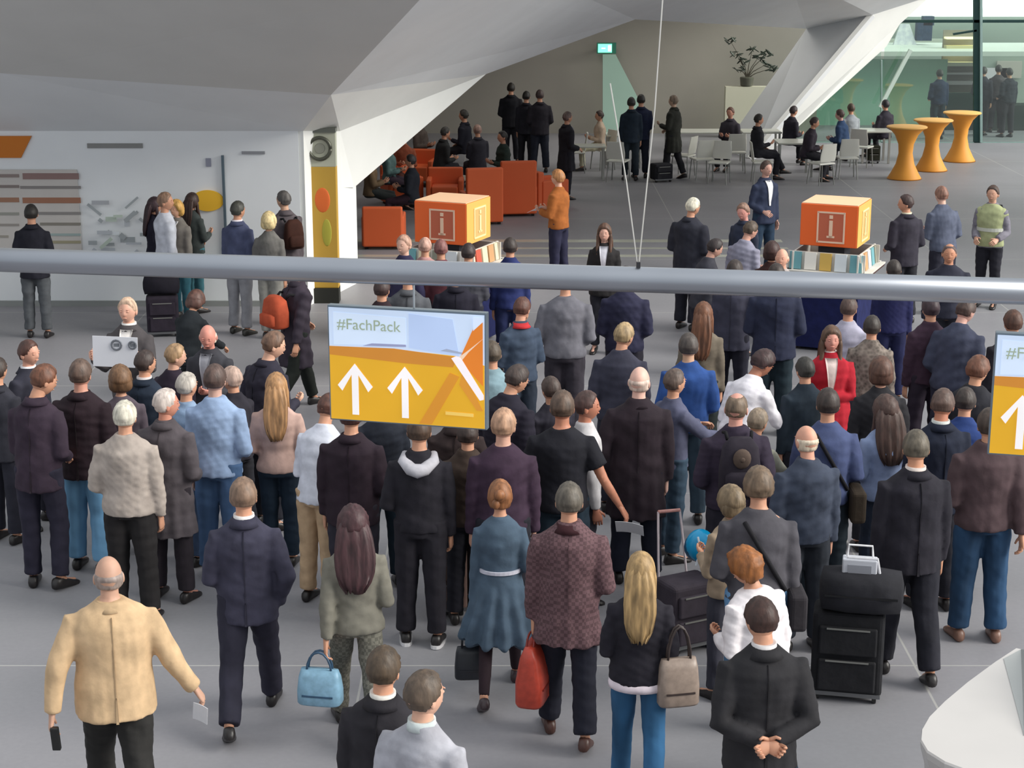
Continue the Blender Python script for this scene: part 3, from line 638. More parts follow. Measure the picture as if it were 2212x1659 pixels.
ADJ = {(828, 1395): 1.774, (916, 1447): 1.827, (1640, 1008): 1.850, (60, 733): 1.735, (104, 785): 1.910, (-8, 770): 1.685, (172, 774): 1.843, (268, 864): 1.788, (357, 838): 1.773, (463, 785): 1.854, (402, 803): 1.685, (596, 805): 1.695, (447, 704): 1.729, (380, 741): 1.666, (312, 755): 1.709, (258, 790): 1.674, (500, 790): 1.645, (333, 425): 1.669, (356, 414): 1.859, (380, 432): 1.676, (414, 416): 1.695, (513, 433): 1.796, (580, 458): 1.684, (716, 848): 1.740, (820, 830): 1.717, (905, 893): 1.813, (985, 850): 1.743, (1088, 880): 1.864, (1128, 787): 1.832, (1190, 812): 1.627, (1215, 842): 1.878, (1268, 843): 1.760, (985, 566): 1.767, (825, 600): 1.717, (1662, 757): 1.798, (1592, 850): 1.835, (1640, 880): 1.606, (1790, 837): 1.827, (1915, 856): 1.649, (2040, 837): 1.819, (1740, 770): 1.661, (1580, 1050): 1.568, (1010, 905): 1.661, (1668, 522): 1.654, (1690, 538): 1.647, (872, 506): 1.761, (918, 512): 1.603, (952, 516): 1.655, (1137, 196): 1.747, (1166, 193): 1.813, (1364, 209): 1.770, (1385, 203): 1.790}
# ------------------------------------------------------------------ people
X_, Y_, Z_ = Vector((1,0,0)), Vector((0,1,0)), Vector((0,0,1))
def head_pts(nu=34, nv=24, grow=None):
    """directions and positions of the head surface, face towards +y, centre at the skull middle"""
    out = []
    for i in range(1, nv):
        th = math.pi*i/nv
        for k in range(nu):
            a = 2*math.pi*k/nu
            x, y, z = math.sin(th)*math.cos(a), math.sin(th)*math.sin(a), math.cos(th)
            out.append((x, y, z))
    out.append((0, 0, 1)); out.append((0, 0, -1))
    return out
def head_pos(x, y, z):
    px, py, pz = x*.077, y*.097, z*.117
    if z < 0:
        px *= 1 - .30*(-z)**1.6
        if y < 0: py *= 1 - .38*(-z)
    if y > 0:
        py -= .006*math.exp(-((abs(x)-.40)/.17)**2 - ((z-.06)/.12)**2)
        py += .024*math.exp(-(x/.13)**2)*math.exp(-((z+.17)/.15)**2)
        py += .005*math.exp(-(x/.28)**2 - ((z+.48)/.07)**2)
        py += .004*math.exp(-((z-.2)/.08)**2)*y
        py -= .004*math.exp(-(x/.3)**2 - ((z+.38)/.05)**2)
    return Vector((px, py, pz))
def grid_faces(nu, nv):
    fs = []
    for i in range(nv-2):
        for k in range(nu):
            a, b = i*nu+k, i*nu+(k+1) % nu; fs.append((a, a+nu, b+nu, b))
    t = (nv-1)*nu
    for k in range(nu):
        fs.append((t, k, (k+1) % nu)); fs.append((t+1, (nv-2)*nu+(k+1) % nu, (nv-2)*nu+k))
    return fs
_HD = head_pts(); _HF = grid_faces(34, 24); _HP = [head_pos(*d) for d in _HD]

def add_head(mb, c, R, s=1.0):
    mb.add([c + R @ (p*s) for p in _HP], _HF, 0)
    for sx in (-1, 1):
        mb.ell(c + R @ Vector((sx*.079, -.008, -.012)), (.010, .019, .031), 8, 6, R @ Matrix.Rotation(sx*.25, 3, 'Z'), 0)
        mb.ell(c + R @ Vector((sx*.031, .083, .007)), (.0135, .010, .008), 10, 6, R, 1)
        mb.ell(c + R @ Vector((sx*.031, .0905, .007)), (.0055, .004, .0055), 8, 5, R, 2)
        mb.ell(c + R @ Vector((sx*.031, .090, .026)), (.017, .005, .0035), 8, 5, R, 4)
    mb.ell(c + R @ Vector((0, .0915, -.052)), (.022, .008, .0055), 10, 5, R, 3)

def hair_mask(style, x, y, z):
    """hair thickness in metres for a direction; None = bald there"""
    def sst(a, b, v): t = max(0, min(1, (v-a)/(b-a))); return t*t*(3-2*t)
    if style in ('bald',):
        m = sst(-.62, -.45, z)*(1-sst(.12, .32, z))*(1-sst(-.05, .25, y)); return .007*m - .006*(1-m)
    line = -.50 + sst(-.5, .25, y)*.45 + sst(.25, .75, y)*.62           # hairline rises towards the forehead
    if style in ('long', 'bob', 'pony', 'bun', 'curly', 'longcurl'): line = -.75 + sst(-.3, .45, y)*.55 + sst(.45, .85, y)*.75
    m = sst(line, line+.16, z)
    th = {'short': .013, 'thin': .007, 'thick': .022, 'grey': .014, 'long': .020, 'bob': .030, 'pony': .014, 'bun': .015, 'curly': .040, 'longcurl': .035}.get(style, .014)
    if style == 'thin' and z > .72 and y < .5: m *= 1 - sst(.72, .9, z)
    return th*m - .006*(1-m)
def build_hair(style, c, R, T, seed, s=1.0):
    mb = MB(); vs = []
    amp = {'curly': .012, 'longcurl': .008, 'thick': .006, 'bob': .004}.get(style, .0035)
    for d, p in zip(_HD, _HP):
        t = hair_mask(style, *d)
        if t > 0: t += amp*mnoise.noise(Vector(d)*(4 if amp > .008 else 6) + Vector((seed, 0, 0))) + (amp*.6+.001)*mnoise.noise(Vector(d)*15 + Vector((seed, 3, 0)))
        pp = p.copy()
        if d[2] < 0 and t > 0: pp = Vector((d[0]*.077, d[1]*.097*(.82 if d[1] < 0 else 1), p.z))
        vs.append(c + R @ (pp + Vector(d)*t))
    mb.add(vs, _HF)
    def P(x, y, z): return c + R @ Vector((x, y, z))
    Xh, Yh = R @ X_, R @ Y_
    if style in ('long', 'longcurl'):
        n = 9; rings = []
        for i in range(n):
            t = i/(n-1)
            q = P(0, -.055, .05).lerp(T(.40, 0, -.155), t) if t < 1 else T(.36, 0, -.15)
            q = P(0, -.055 - .04*math.sin(t*math.pi*.6), .05 - .02*t).lerp(T(.30, 0, -.150), t)
            w = (.066, .088, .098, .104, .108, .106, .100, .084, .050)[i]*(1.32 if style == 'longcurl' else 1)
            th = (.045, .055, .050, .042, .036, .032, .030, .026, .014)[i]
            wob = .008*mnoise.noise(Vector((i*1.3, seed, 0)))
            rings.append((q + Xh*wob, Xh, Yh, w, th))
        b0 = len(mb.v); mb.loft(rings, 36)
        for q in range(b0, len(mb.v)):
            v_ = Vector(mb.v[q]); k_ = (q-b0) % 36; ii = (q-b0)//36
            mb.v[q] = tuple(v_ + Yh*(.007*math.sin(k_*1.9+seed)) + Vector((0, 0, -.022*(ii/8)**3*(1+math.sin(k_*2.3+seed*3)))))
        for sx in (-1, 1):
            mb.tube([P(sx*.070, .02, .03), P(sx*.082, .018, -.05), P(sx*.082, .02, -.12), T(.50, sx*.085, .06), T(.42, sx*.09, .10)], [.020, .024, .024, .022, .010], 8)
    elif style == 'pony':
        mb.tube([P(0, -.105, .03), P(0, -.135, .0), P(0, -.135, -.08), T(.48, 0, -.13), T(.38, 0, -.145)], [.022, .030, .033, .028, .008], 10)
    elif style == 'bun':
        mb.ell(P(.0, -.112, .045), (.042, .036, .040), 12, 8, R)
        mb.ell(P(-.03, -.10, -.03), (.03, .025, .04), 10, 6, R)
    elif style == 'bob':
        rings = []
        for i in range(6):
            t = i/5
            rings.append((P(0, -.035, .02 - .12*t), Xh, Yh, (.095, .102, .106, .106, .098, .075)[i], (.08, .078, .075, .068, .058, .042)[i]))
        mb.loft(rings, 18)
    return mb

def add_hand(mb, w, d, palm, side, curl=.35, s=1.0):
    """w wrist, d direction down the forearm, palm = palm normal; side +1 right hand"""
    d = d.normalized(); palm = (palm - d*palm.dot(d)).normalized(); lat = d.cross(palm)*side   # towards the thumb
    mb.loft([(w - d*.02, lat, palm, .026, .021), (w + d*.015, lat, palm, .029, .018), (w + d*.05, lat, palm, .040, .016), (w + d*.085, lat, palm, .042, .014), (w + d*.097, lat, palm, .036, .009)], 12)
    for i, (off, ln, cu) in enumerate(((.030, .072, 0), (.010, .080, .08), (-.010, .074, .16), (-.029, .058, .24))):
        p = w + d*.085 + lat*off; a = curl*(.6 + cu); pts = [p - d*.012]; dd = d
        for sgi, fr in enumerate((.45, .32, .23)):
            dd = (d*math.cos(a) + palm*math.sin(a)); p = p + dd*(ln*fr); pts.append(p.copy()); a += curl*(1.3 + cu)
        mb.tube(pts, [.0088, .0086, .0078, .006], 7)
    p = w + d*.025 + lat*.030; t1 = (d*.6 + lat*.65 + palm*.35).normalized(); t2 = (d*.9 + lat*.15 + palm*.5).normalized()
    mb.tube([w + d*.012 + lat*.018, p + t1*.018, p + t1*.040, p + t1*.040 + t2*.028], [.013, .0115, .0095, .007], 8)

ARMS = {  # upper arm, forearm, palm (x outward, y forward, z up), finger curl
 'down':   ((.13, .02, -1), (.04, .14, -1), (-1, .2, 0), .45),
 'bent':   ((.22, -.12, -1), (-.30, .95, -.30), (-.6, 0, -.6), .5),
 'pocket': ((.36, -.22, -1), (-.30, .42, -.85), (-1, 0, 0), .5),
 'front':  ((.16, .12, -1), (-.42, .90, .22), (-.4, -.3, .5), .8),
 'behind': ((.26, -.36, -1), (-.86, -.38, -.30), (0, -1, .2), .7),
 'swingf': ((.12, .36, -1), (-.02, .75, -1), (-1, .1, 0), .5),
 'swingb': ((.16, -.36, -1), (.06, -.12, -1), (-1, 0, 0), .45),
 'out':    ((.42, -.10, -.9), (.50, .12, -.85), (-1, .2, -.3), .6),
 'outback': ((.42, -.30, -.9), (.15, -.1, -1), (-1, 0, 0), .6),
 'crossed': ((.16, .20, -1), (-.95, .42, .10), (0, -1, 0), .4),
 'phone':  ((.25, .30, -1), (-.25, .35, 1), (-1, 0, 0), .9),
 'hold':   ((.20, .35, -.85), (.05, .85, .55), (-.8, 0, .3), 1.0),
 'reach':  ((.20, .75, -.65), (.0, 1, -.15), (-.5, 0, -.8), .5),
 'pull':   ((.22, -.45, -1), (.10, -.40, -1), (-1, 0, 0), 1.2),
 'carry':  ((.14, .0, -1), (.03, .06, -1), (-1, 0, 0), 1.3),
 'hip':    ((.75, -.25, -.75), (-.80, .35, -.45), (-1, 0, 0), .5),
}
BODY_M = [(-.08,.140,.112),(0,.166,.120),(.07,.158,.112),(.15,.146,.104),(.25,.153,.112),(.36,.168,.120),(.44,.172,.112),(.495,.145,.088),(.535,.092,.068),(.56,.060,.058)]
BODY_W = [(-.08,.150,.115),(0,.172,.122),(.07,.155,.108),(.15,.125,.092),(.25,.132,.100),(.36,.148,.118),(.44,.152,.104),(.495,.125,.080),(.535,.078,.060),(.56,.050,.050)]
TOPS = {  # offset, hem below the hip, hem flare, sleeve offset, collar height
 'suit': (.024, -.13, .016, .019, .572), 'jacket': (.028, -.05, .004, .023, .580), 'coat': (.030, -.36, .035, .024, .580),
 'shirt': (.020, -.05, .010, .017, .575), 'sweater': (.020, -.04, .000, .018, .568), 'tee': (.018, -.05, .004, .020, .560),
 'dress': (.017, -.40, .120, .011, .560), 'vest': (.034, -.03, .004, .024, .575), 'blouse': (.020, -.06, .012, .016, .560),
}
PEOPLE = []
FOLD = {'dress': .005, 'tee': .005, 'coat': .008, 'jacket': .008, 'suit': .006, 'blouse': .009, 'shirt': .007}
def person(px, py, H, rz, top, tcol, bcol, hair, hcol, label, arms=('down', 'down'), legs='stand', lean=0.0, head=(0, 0),
           bw=1.0, sex='m', shoe='#201c1c', collar=None, front=None, tie=None, tights=False, pat=None, bpat=None, skin='#c99478',
           belt=None, hood=None, group=None, seat=.46, sole=None, lapel=None, Y=None, name='person', gloves=None, hm=None, hem_=None, over=None, under=None):
    i = len(PEOPLE); bw = (1 + (bw-1)*.85)*(.97 if sex == 'm' else .98); H = ADJ.get((px, py), H)
    yaw = math.radians(rz)
    a = math.radians(lean); U = Vector((0, math.sin(a), math.cos(a))); Fw = Vector((0, math.cos(a), -math.sin(a)))
    # ---- legs by forward kinematics
    def leg(pitch, knee, spread=.06, toe=.12):
        return (pitch, knee, spread, toe)
    LG = {'stand': (leg(2, 4), leg(-2, 3)), 'wide': (leg(2, 4, .10), leg(-1, 3, .10)), 'walk': (leg(24, 8), leg(-14, 26)),
          'walk2': (leg(-14, 26), leg(24, 8)), 'step': (leg(12, 10), leg(-8, 12)), 'sit': (leg(84, 82, .08), leg(80, 88, .08)),
          'sitcross': (leg(88, 60, .02), leg(82, 86, .05)), 'crouch': (leg(100, 140, .10), leg(60, 120, .10)), 'relax': (leg(3, 4, .05, .35), leg(8, 18, .07, .3)),
          'close': (leg(1, 2, .0), leg(-1, 2, .0))}[legs]
    hipx = .092
    chains = []
    for sx, (pt, kn, spd, toe) in zip((-1, 1), LG):
        p = math.radians(pt); k = p - math.radians(kn)
        h = Vector((sx*hipx, 0, 0))
        kn_ = h + Vector((sx*spd*.5, math.sin(p), -math.cos(p))).normalized()*.43
        an = kn_ + Vector((sx*spd*.5, math.sin(k), -math.cos(k))).normalized()*.41
        chains.append([h, kn_, an, sx*toe, k])
    base = .09
    hz = seat + .10 if legs in ('sit', 'sitcross') else base - min(c[2].z for c in chains)
    p0 = Vector((0, 0, hz))
    sit = legs in ('sit', 'sitcross', 'crouch')
    def T(u, x=0.0, y=0.0):
        if u <= 0: return p0 + Vector((x, y, u))
        return p0 + U*u + X_*x + Fw*y
    BR = BODY_W if sex == 'f' else BODY_M
    def ringsize(u, off):
        for (u0, a0, b0), (u1, a1, b1) in zip(BR, BR[1:]):
            if u <= u1:
                t = max(0, (u-u0)/(u1-u0)); return (a0+(a1-a0)*t)*bw + off, (b0+(b1-b0)*t)*bw*(1 if bw < 1.06 else 1.06) + off
        return BR[-1][1]+off, BR[-1][2]+off
    # ---- head
    hy, hp = math.radians(head[0]), math.radians(head[1]) + a*.6
    R = Matrix.Rotation(hy, 3, 'Z') @ Matrix.Rotation(-hp, 3, 'X')
    nb = T(.555); hc = nb + (R @ Vector((0, .018, .146)))
    htop = hc + R @ Vector((0, 0, .117 + (.014 if hair not in ('bald', 'thin') else 0)))
    # ---- arms
    shx = (.150 if sex == 'f' else .168)*bw
    achain = []
    for sx, nm in zip((-1, 1), arms):
        ua, fa, pl, cu = ARMS[nm]
        def W(v): v = Vector(v); return (X_*(v.x*sx) + Fw*v.y + U*v.z)
        sh = T(.432, sx*shx); el = sh + W(ua).normalized()*.285; wr = el + W(fa).normalized()*.25
        achain.append((sh, el, wr, W(pl), cu, (wr-el).normalized()))
    # ---- placement: the crown of the head lies on the photo ray at its real height
    s = H/1.75
    if sit: s = 1.0*H/1.75
    rot = Matrix.Rotation(yaw, 3, 'Z')
    tw = rot @ (htop*s)
    if Y is None: g = G(px, py, tw.z)
    else: g = V(px, py, Y)
    loc = Vector((g.x - tw.x, g.y - tw.y, 0)) if Y is None else Vector((g.x - tw.x, Y, 0))
    dist = loc.y
    vox = .013 if dist < 16 else (.016 if dist < 26 else .021)
    root = thing(name, loc, yaw, label, 'person', group)
    PEOPLE.append((label, loc.copy(), px, py, H))
    # ---- body
    b = MB()
    b.loft([(T(u, 0, 0), X_, (Fw if u > 0 else Y_), *ringsize(u, 0)) for u, _, _ in BR], 18)
    b.tube([T(.50), nb, nb.lerp(hc, .55), hc + R @ Vector((0, -.012, -.03))], [.058, .054 if sex == 'm' else .046, .053 if sex == 'm' else .044, .045], 12)
    for sh, el, wr, pl, cu, fd in achain:
        am = 1.0 if sex == 'm' else .86
        b.tube([T(.42, (sh-p0).x*.6), sh, sh.lerp(el, .5), el, el.lerp(wr, .35), wr.lerp(el, .1), wr + fd*.012], [.05*am, .052*am, .045*am, .038*am, .038*am, .027*am, .025*am], 10)
    for h, k, an, toe, kk in chains:
        b.tube([p0+h+Vector((0,0,.03)), p0+h.lerp(k, .5), p0+k, p0+k.lerp(an, .35), p0+an, ], [.078, .068, .050, .046, .034], 10)
        fd = Vector((math.sin(-toe)*-1, math.cos(toe), 0)); tilt = max(0, -kk)*.6
        fdir = (fd + Vector((0, 0, -math.sin(tilt)))).normalized()
        b.tube([p0+an+Vector((0,0,.01)), p0+an+fdir*.05+Vector((0,0,-.045)), p0+an+fdir*.16+Vector((0,0,-.06))], [.036, .034, .026], 8)
    bm = remesh(b, max(.016, vox), 2)
    hb = MB(); add_head(hb, hc, R)
    for sx, (sh, el, wr, pl, cu, fd) in zip((-1, 1), achain):
        add_hand(hb, wr, fd, pl, sx, cu)
    n0 = len(bm.vertices); co = np.empty(n0*3, 'f'); bm.vertices.foreach_get('co', co)
    fb = [tuple(p.vertices) for p in bm.polygons]; bpy.data.meshes.remove(bm)
    full = MB(); full.v = [tuple(v) for v in co.reshape(-1, 3).tolist()]; full.f = fb; full.m = [0]*len(fb)
    full.add(hb.v, hb.f); full.m[len(fb):] = hb.m
    me = full.mesh('body', s); smooth(me)
    sk = mat(skin, 'skin')
    link('body', me, [sk, mat('#d8d0c8', 'gloss'), mat('#1a1412', 'gloss'), mat('#9c5f55', 'skin'), mat(hcol, 'hair')], root)
    # ---- hair
    if hair != 'none':
        hm_ = build_hair(hair, hc, R, T, i*1.7)
        if not (hair == 'bald' and hm == 0): link('hair', hm_.mesh('hair', s), mat(hcol, 'hair'), root, sm=True)
    # ---- trousers or tights
    tb = MB()
    off = .0
    if not tights:
        tb.loft([(T(u), X_, (Fw if u > 0 else Y_), *ringsize(u, .010 if u < .05 else .004)) for u in (-.08, 0, .07, .11)], 18)
        R_ = [.104, .096, .080, .074, .072]
    else:
        tb.loft([(T(u), X_, (Fw if u > 0 else Y_), *ringsize(u, .002)) for u in (-.08, 0, .07, .11)], 18)
        R_ = [.082, .074, .058, .053, .042]
    ws = min(1.12, bw) if sex == 'm' else .93
    for h, k, an, toe, kk in chains:
        hh = p0 + h
        tb.tube([hh+Vector((0,0,.04)), p0+h.lerp(k, .45), p0+k, p0+k.lerp(an, .5), p0+k.lerp(an, .96)], [r*ws for r in R_], 12)
    me = remesh(tb, vox, 2, .006 if not tights else .0, i)
    for v in me.vertices: v.co *= s
    link('tights' if tights else 'trousers', me, mat(bcol, 'fabric', bpat), root, sm=True)
    # ---- shoes
    for h, k, an, toe, kk in chains:
        sm_ = MB(); fd = Vector((math.sin(toe), math.cos(toe), 0)); tilt = max(0, -kk)*.7
        fdir = (fd*math.cos(tilt) + Vector((0, 0, -math.sin(tilt)))).normalized(); ux = Vector((fd.y, -fd.x, 0)); uz = ux.cross(fdir)
        A = p0 + an
        def q(f_, z_): return A + fdir*f_ + uz*z_
        sm_.loft([(q(-.070, -.060), ux, uz, .018, .022), (q(-.055, -.045), ux, uz, .036, .045), (q(0, -.040), ux, uz, .040, .050), (q(.06, -.052), ux, uz, .042, .038),
                  (q(.12, -.062), ux, uz, .047, .028), (q(.17, -.068), ux, uz, .040, .022), (q(.20, -.074), ux, uz, .020, .014)], 12, p=2.6)
        so = link('shoe', sm_.mesh('shoe', s), mat(shoe, 'leather'), root, sm=True)
        if sole:
            sl = MB(); sl.loft([(q(-.075, -.086), ux, fdir, .001, .001), (q(-.02, -.086), ux, fdir, .001, .001)], 4)
            sl = MB(); sl.loft([(q(.06, -.092), ux, fdir, .050, .148), (q(.06, -.068), ux, fdir, .049, .145)], 18, p=2.6)
            link('shoe_sole', sl.mesh('sole', s), mat(sole, 'gloss'), so)
    # ---- top
    of, hem, flare, sof, colz = TOPS[top]
    if hem_ is not None: hem = hem_
    if sit and hem < -.08: hem = -.08
    tp = MB()
    us = [hem] + ([hem*.5] if hem < -.2 else []) + [0, .07, .15, .25, .36, .44, .495, .535]
    def topring(u):
        rx, ry = ringsize(max(u, -.02) if u < 0 else u, of)
        if top in ('suit', 'coat') and .03 < u < .2: rx += .008; ry += .008
        if sex == 'm' and top in ('suit', 'shirt', 'sweater', 'jacket', 'tee', 'vest') and .1 < u < .3: rx += .005
        if u < 0: f_ = flare*min(1, u/hem); rx += f_; ry += f_
        if u >= .495: rx -= of*.35; ry -= of*.3
        return rx, ry
    rings = [(T(u), X_, (Fw if u > 0 else Y_), *topring(u)) for u in us]
    rx, ry = ringsize(.56, .012)
    rings.append((T(colz), X_, Fw, rx, ry))
    tp.loft(rings, 20)
    am = (1.0 if sex == 'm' else .84)*min(1.12, bw)
    for sx, (sh, el, wr, pl, cu, fd) in zip((-1, 1), achain):
        r0 = [.045*am+sof, .055*am+sof, .050*am+sof, .040*am+sof, .034*am+sof, .028*am+sof]
        pts = [T(.425, sx*shx*.5), sh + X_*(sx*.004), sh.lerp(el, .5), el, el.lerp(wr, .5), wr.lerp(el, .04)]
        if top == 'tee': pts = pts[:2] + [sh.lerp(el, .35), sh.lerp(el, .62)]; r0 = [r0[0], r0[1], r0[2]+.004, r0[2]+.004]
        if top == 'vest': pts = pts[:2] + [sh.lerp(el, .2)]; r0 = r0[:3]
        tp.tube(pts, r0, 12)
    fo = .026 if top == 'dress' else (.007 if top in ('coat', 'blouse', 'shirt') else .003)
    me = remesh(tp, vox, 3, FOLD.get(top, .007), i+50, fo, hz + (.05 if top == 'dress' else .1))
    for v in me.vertices: v.co *= s
    nm = {'suit': 'suit_jacket', 'tee': 't_shirt', 'vest': 'safety_vest'}.get(top, top)
    to = link(nm, me, mat(tcol, 'fabric', pat), root, sm=True)
    def neckring(nmn, u0, u1, r0, r1, hexc, y0=0.0):
        m_ = MB(); n = 20
        rr = [(T(u0, 0, y0), r0), (T((u0+u1)/2, 0, y0), (r0+r1)/2-.004), (T(u1, 0, y0), r1)]
        m_.loft([(c_, X_, Fw, r, r*1.02) for c_, r in rr] + [(T(u1-.004, 0, y0), X_, Fw, r1-.008, (r1-.008)*1.02)], n)
        return link(nmn, m_.mesh(nmn, s), mat(hexc, 'fabric'), root, sm=True)
    nr = .062 if sex == 'm' else .053
    if lapel or top in ('suit', 'coat'): neckring('collar', .520, .572, nr+.048, nr+.014, lapel or tcol, -.006)
    if collar: neckring('shirt_collar', .545, .590, nr+.016, nr+.005, collar)
    if hood:
        m_ = MB(); m_.tube([T(.53, -.10, .03), T(.50, -.11, -.06), T(.46, -.05, -.135), T(.45, 0, -.15), T(.46, .05, -.135), T(.50, .11, -.06), T(.53, .10, .03)], [.03, .042, .052, .058, .052, .042, .03], 10, flat=.8)
        link('hood', m_.mesh('hood', s), mat(hood, 'fabric'), to, sm=True)
    def patch(nmn, w0, w1, u0, u1, hexc, lift, back=False):
        m_ = MB(); n, k = 9, 7; vs = []
        for lay in (0, 1):
            for i_ in range(n):
                t = i_/(n-1); u = u0 + (u1-u0)*t; w = w0 + (w1-w0)*t
                rx, ry = topring(u)
                for j in range(k):
                    x = w*(2*j/(k-1)-1); yv = ry*math.sqrt(max(0, 1-(x/rx)**2))
                    vs.append(T(u, x, (yv + lift - lay*.02)*(-1 if back else 1)))
        fs = []
        for lay in (0, 1):
            for i_ in range(n-1):
                for j in range(k-1):
                    a_ = lay*n*k + i_*k + j; fs.append((a_, a_+1, a_+k+1, a_+k))
        bo = [j for j in range(k)] + [i_*k+k-1 for i_ in range(1, n)] + [(n-1)*k+j for j in range(k-2, -1, -1)] + [i_*k for i_ in range(n-2, 0, -1)]
        for a_, b_ in zip(bo, bo[1:]+bo[:1]): fs.append((a_, b_, b_+n*k, a_+n*k))
        m_.add(vs, fs); return link(nmn, m_.mesh(nmn, s), mat(hexc, 'fabric'), to, sm=True)
    if front: patch('shirt_front', .012, .060, .16, .535, front, .012)
    if tie: patch('tie', .028, .018, .18, .53, tie, .018)
    if top in ('suit', 'coat') and dist < 22:
        dk = '#' + ''.join('%02x' % int(int(tcol[q:q+2], 16)*.80) for q in (1, 3, 5))
        patch('back_seam', 0.0028, .0020, .02, .50, dk, .0040, True)
        if top == 'suit': patch('back_vent', .008, .003, hem+.004, .03, dk, .006, True)
    if over:
        ov = MB(); ov.loft([(T(u), X_, (Fw if u > 0 else Y_), *[q + .014 for q in topring(u)]) for u in (-.04, .07, .15, .25, .36, .44, .495, .535)] + [(T(.565), X_, Fw, .078, .075)], 20)
        for sx, (sh, el, wr, pl, cu, fd) in zip((-1, 1), achain): ov.tube([T(.425, sx*shx*.5), sh, sh.lerp(el, .12)], [.078, .086, .08], 12)
        mo = remesh(ov, vox, 2, .005, i)
        for v in mo.vertices: v.co *= s
        vo_ = link('safety_vest', mo, mat(over, 'fabric'), root, sm=True)
        m_ = MB(); rx, ry = topring(.2); m_.loft([(T(.18), X_, Fw, rx+.02, ry+.02), (T(.23), X_, Fw, rx+.021, ry+.021)], 24); link('reflective_band', m_.mesh('band', s), mat('#c9ccc0', 'gloss'), vo_)
    if under:
        m_ = MB(); rx, ry = topring(hem)
        m_.loft([(T(hem-.045), X_, Y_, rx-.002, ry-.002), (T(hem-.02), X_, Y_, rx+.002, ry+.002), (T(hem+.01), X_, Y_, rx-.004, ry-.004)], 28)
        link('shirt_hem', m_.mesh('shirt_hem', s), mat(under, 'fabric'), root, sm=True)
    if belt:
        m_ = MB(); rx, ry = ringsize(.14, of+.014)
        m_.loft([(T(.13), X_, Fw, rx, ry), (T(.155), X_, Fw, rx, ry)], 28)
        link('belt', m_.mesh('belt', s), mat(belt, 'fabric'), root)
    root['_h'] = 0; del root['_h']
    out = {'root': root, 's': s, 'T': lambda u, x=0, y=0: loc + rot @ (T(u, x, y)*s), 'rot': rot, 'yaw': yaw, 'of': of,
           'hand': [loc + rot @ ((w_ + f_*.09)*s) for (_, _, w_, _, _, f_) in achain], 'loc': loc,
           'feet': [loc + rot @ ((p0 + c[2])*s) for c in chains], 'ring': ringsize}
    return out
# ------------------------------------------------------------------ the crowd
P = person
# ---- front rows
tan = P(232, 1203, 1.80, 14, 'suit', '#c8aa86', '#2a2928', 'bald', '#94857e', 'balding man in a tan jacket striding away at the lower left, arms swinging wide', arms=('outback', 'out'), legs='walk', bw=1.34, skin='#c49a84')
P(524, 1030, 1.82, 4, 'suit', '#3b3a4a', '#2e2d3a', 'short', '#7d6554', 'man in a navy suit walking away alone beside the tan jacket', arms=('bent', 'pocket'), legs='walk2', collar='#e6e2e0', bw=1.06)
gw = P(762, 1095, 1.68, 8, 'jacket', '#77746a', '#6a685f', 'longcurl', '#40262a', 'woman with long dark brown hair in a grey-beige jacket carrying a light blue handbag', arms=('swingb', 'bent'), legs='walk', sex='f', bw=1.06, bpat='tweed')
P(828, 1395, 1.80, -12, 'suit', '#2a282d', '#232226', 'short', '#4a3c2e', 'man in a black suit cut off by the lower edge, white collar showing', arms=('down', 'down'), legs='walk', collar='#e8e4dd', head=(-8, 0), hm=1)
P(916, 1447, 1.80, -28, 'sweater', '#a2a2aa', '#33333a', 'short', '#54463a', 'man in a light grey sweater at the bottom edge, looking to the right', arms=('bent', 'bent'), legs='walk2', head=(-22, 0), skin='#d5a68e', collar='#c9d2d2')
bd = P(1080, 1035, 1.66, 0, 'dress', '#4a5b6c', '#2c2026', 'bun', '#8a5a38', 'woman in a blue-grey belted dress with dark tights walking away', arms=('carry', 'bent'), legs='walk2', sex='f', tights=True, belt='#c9c9d6', shoe='#3a2c30')
pl = P(1230, 1040, 1.82, -3, 'coat', '#5e474b', '#22232e', 'short', '#5c554c', 'man in a plum tweed coat with dark collar carrying a red bag', arms=('carry', 'bent'), legs='step', pat='tweed', hem_=-.22, shoe='#4a2f28', lapel='#3a1f24', bw=1.08)
bl = P(1385, 1193, 1.64, -5, 'jacket', '#24222a', '#2f587c', 'long', '#a5875c', 'young woman with long blonde hair in a black jacket and blue jeans', arms=('bent', 'bent'), legs='step', sex='f', bpat='denim', bw=1.04, under='#ddd0d8')
P(1600, 1187, 1.60, 38, 'blouse', '#e9e3e6', '#2c3a48', 'curly', '#8a5428', 'curly auburn-haired person in a loose white blouse leaning to the left', arms=('front', 'down'), legs='step', lean=10, head=(25, 12), bw=1.22)
bh = P(1642, 1287, 1.80, 4, 'suit', '#2b2a2d', '#26262b', 'short', '#3a241e', 'man in a charcoal suit clasping his hands behind his back at the lower right', arms=('behind', 'behind'), legs='relax', head=(20, 8), collar='#d8d4d4', bw=1.10)
gs = P(1640, 1008, 1.78, 0, 'sweater', '#4c4a50', '#567ca0', 'thick', '#6d5a48', 'broad person in a grey sweatshirt with a dark strap across the back', arms=('bent', 'down'), legs='stand', bpat='denim', bw=1.14, lean=6)
blk = P(1980, 926, 1.88, 6, 'suit', '#26242c', '#24242c', 'short', '#5c5448', 'tall man in a black suit walking beside the large black suitcase', arms=('carry', 'down'), legs='step', collar='#dccfc8', bw=1.12, head=(-10, 8), skin='#c08a6c')
P(2140, 880, 1.84, 2, 'jacket', '#4f3f42', '#26405c', 'short', '#473a32', 'man in a brown leather jacket and blue jeans partly behind the right screen', arms=('bent', 'swingb'), legs='wide', bpat='denim', bw=1.16, shoe='#7a5a4c')
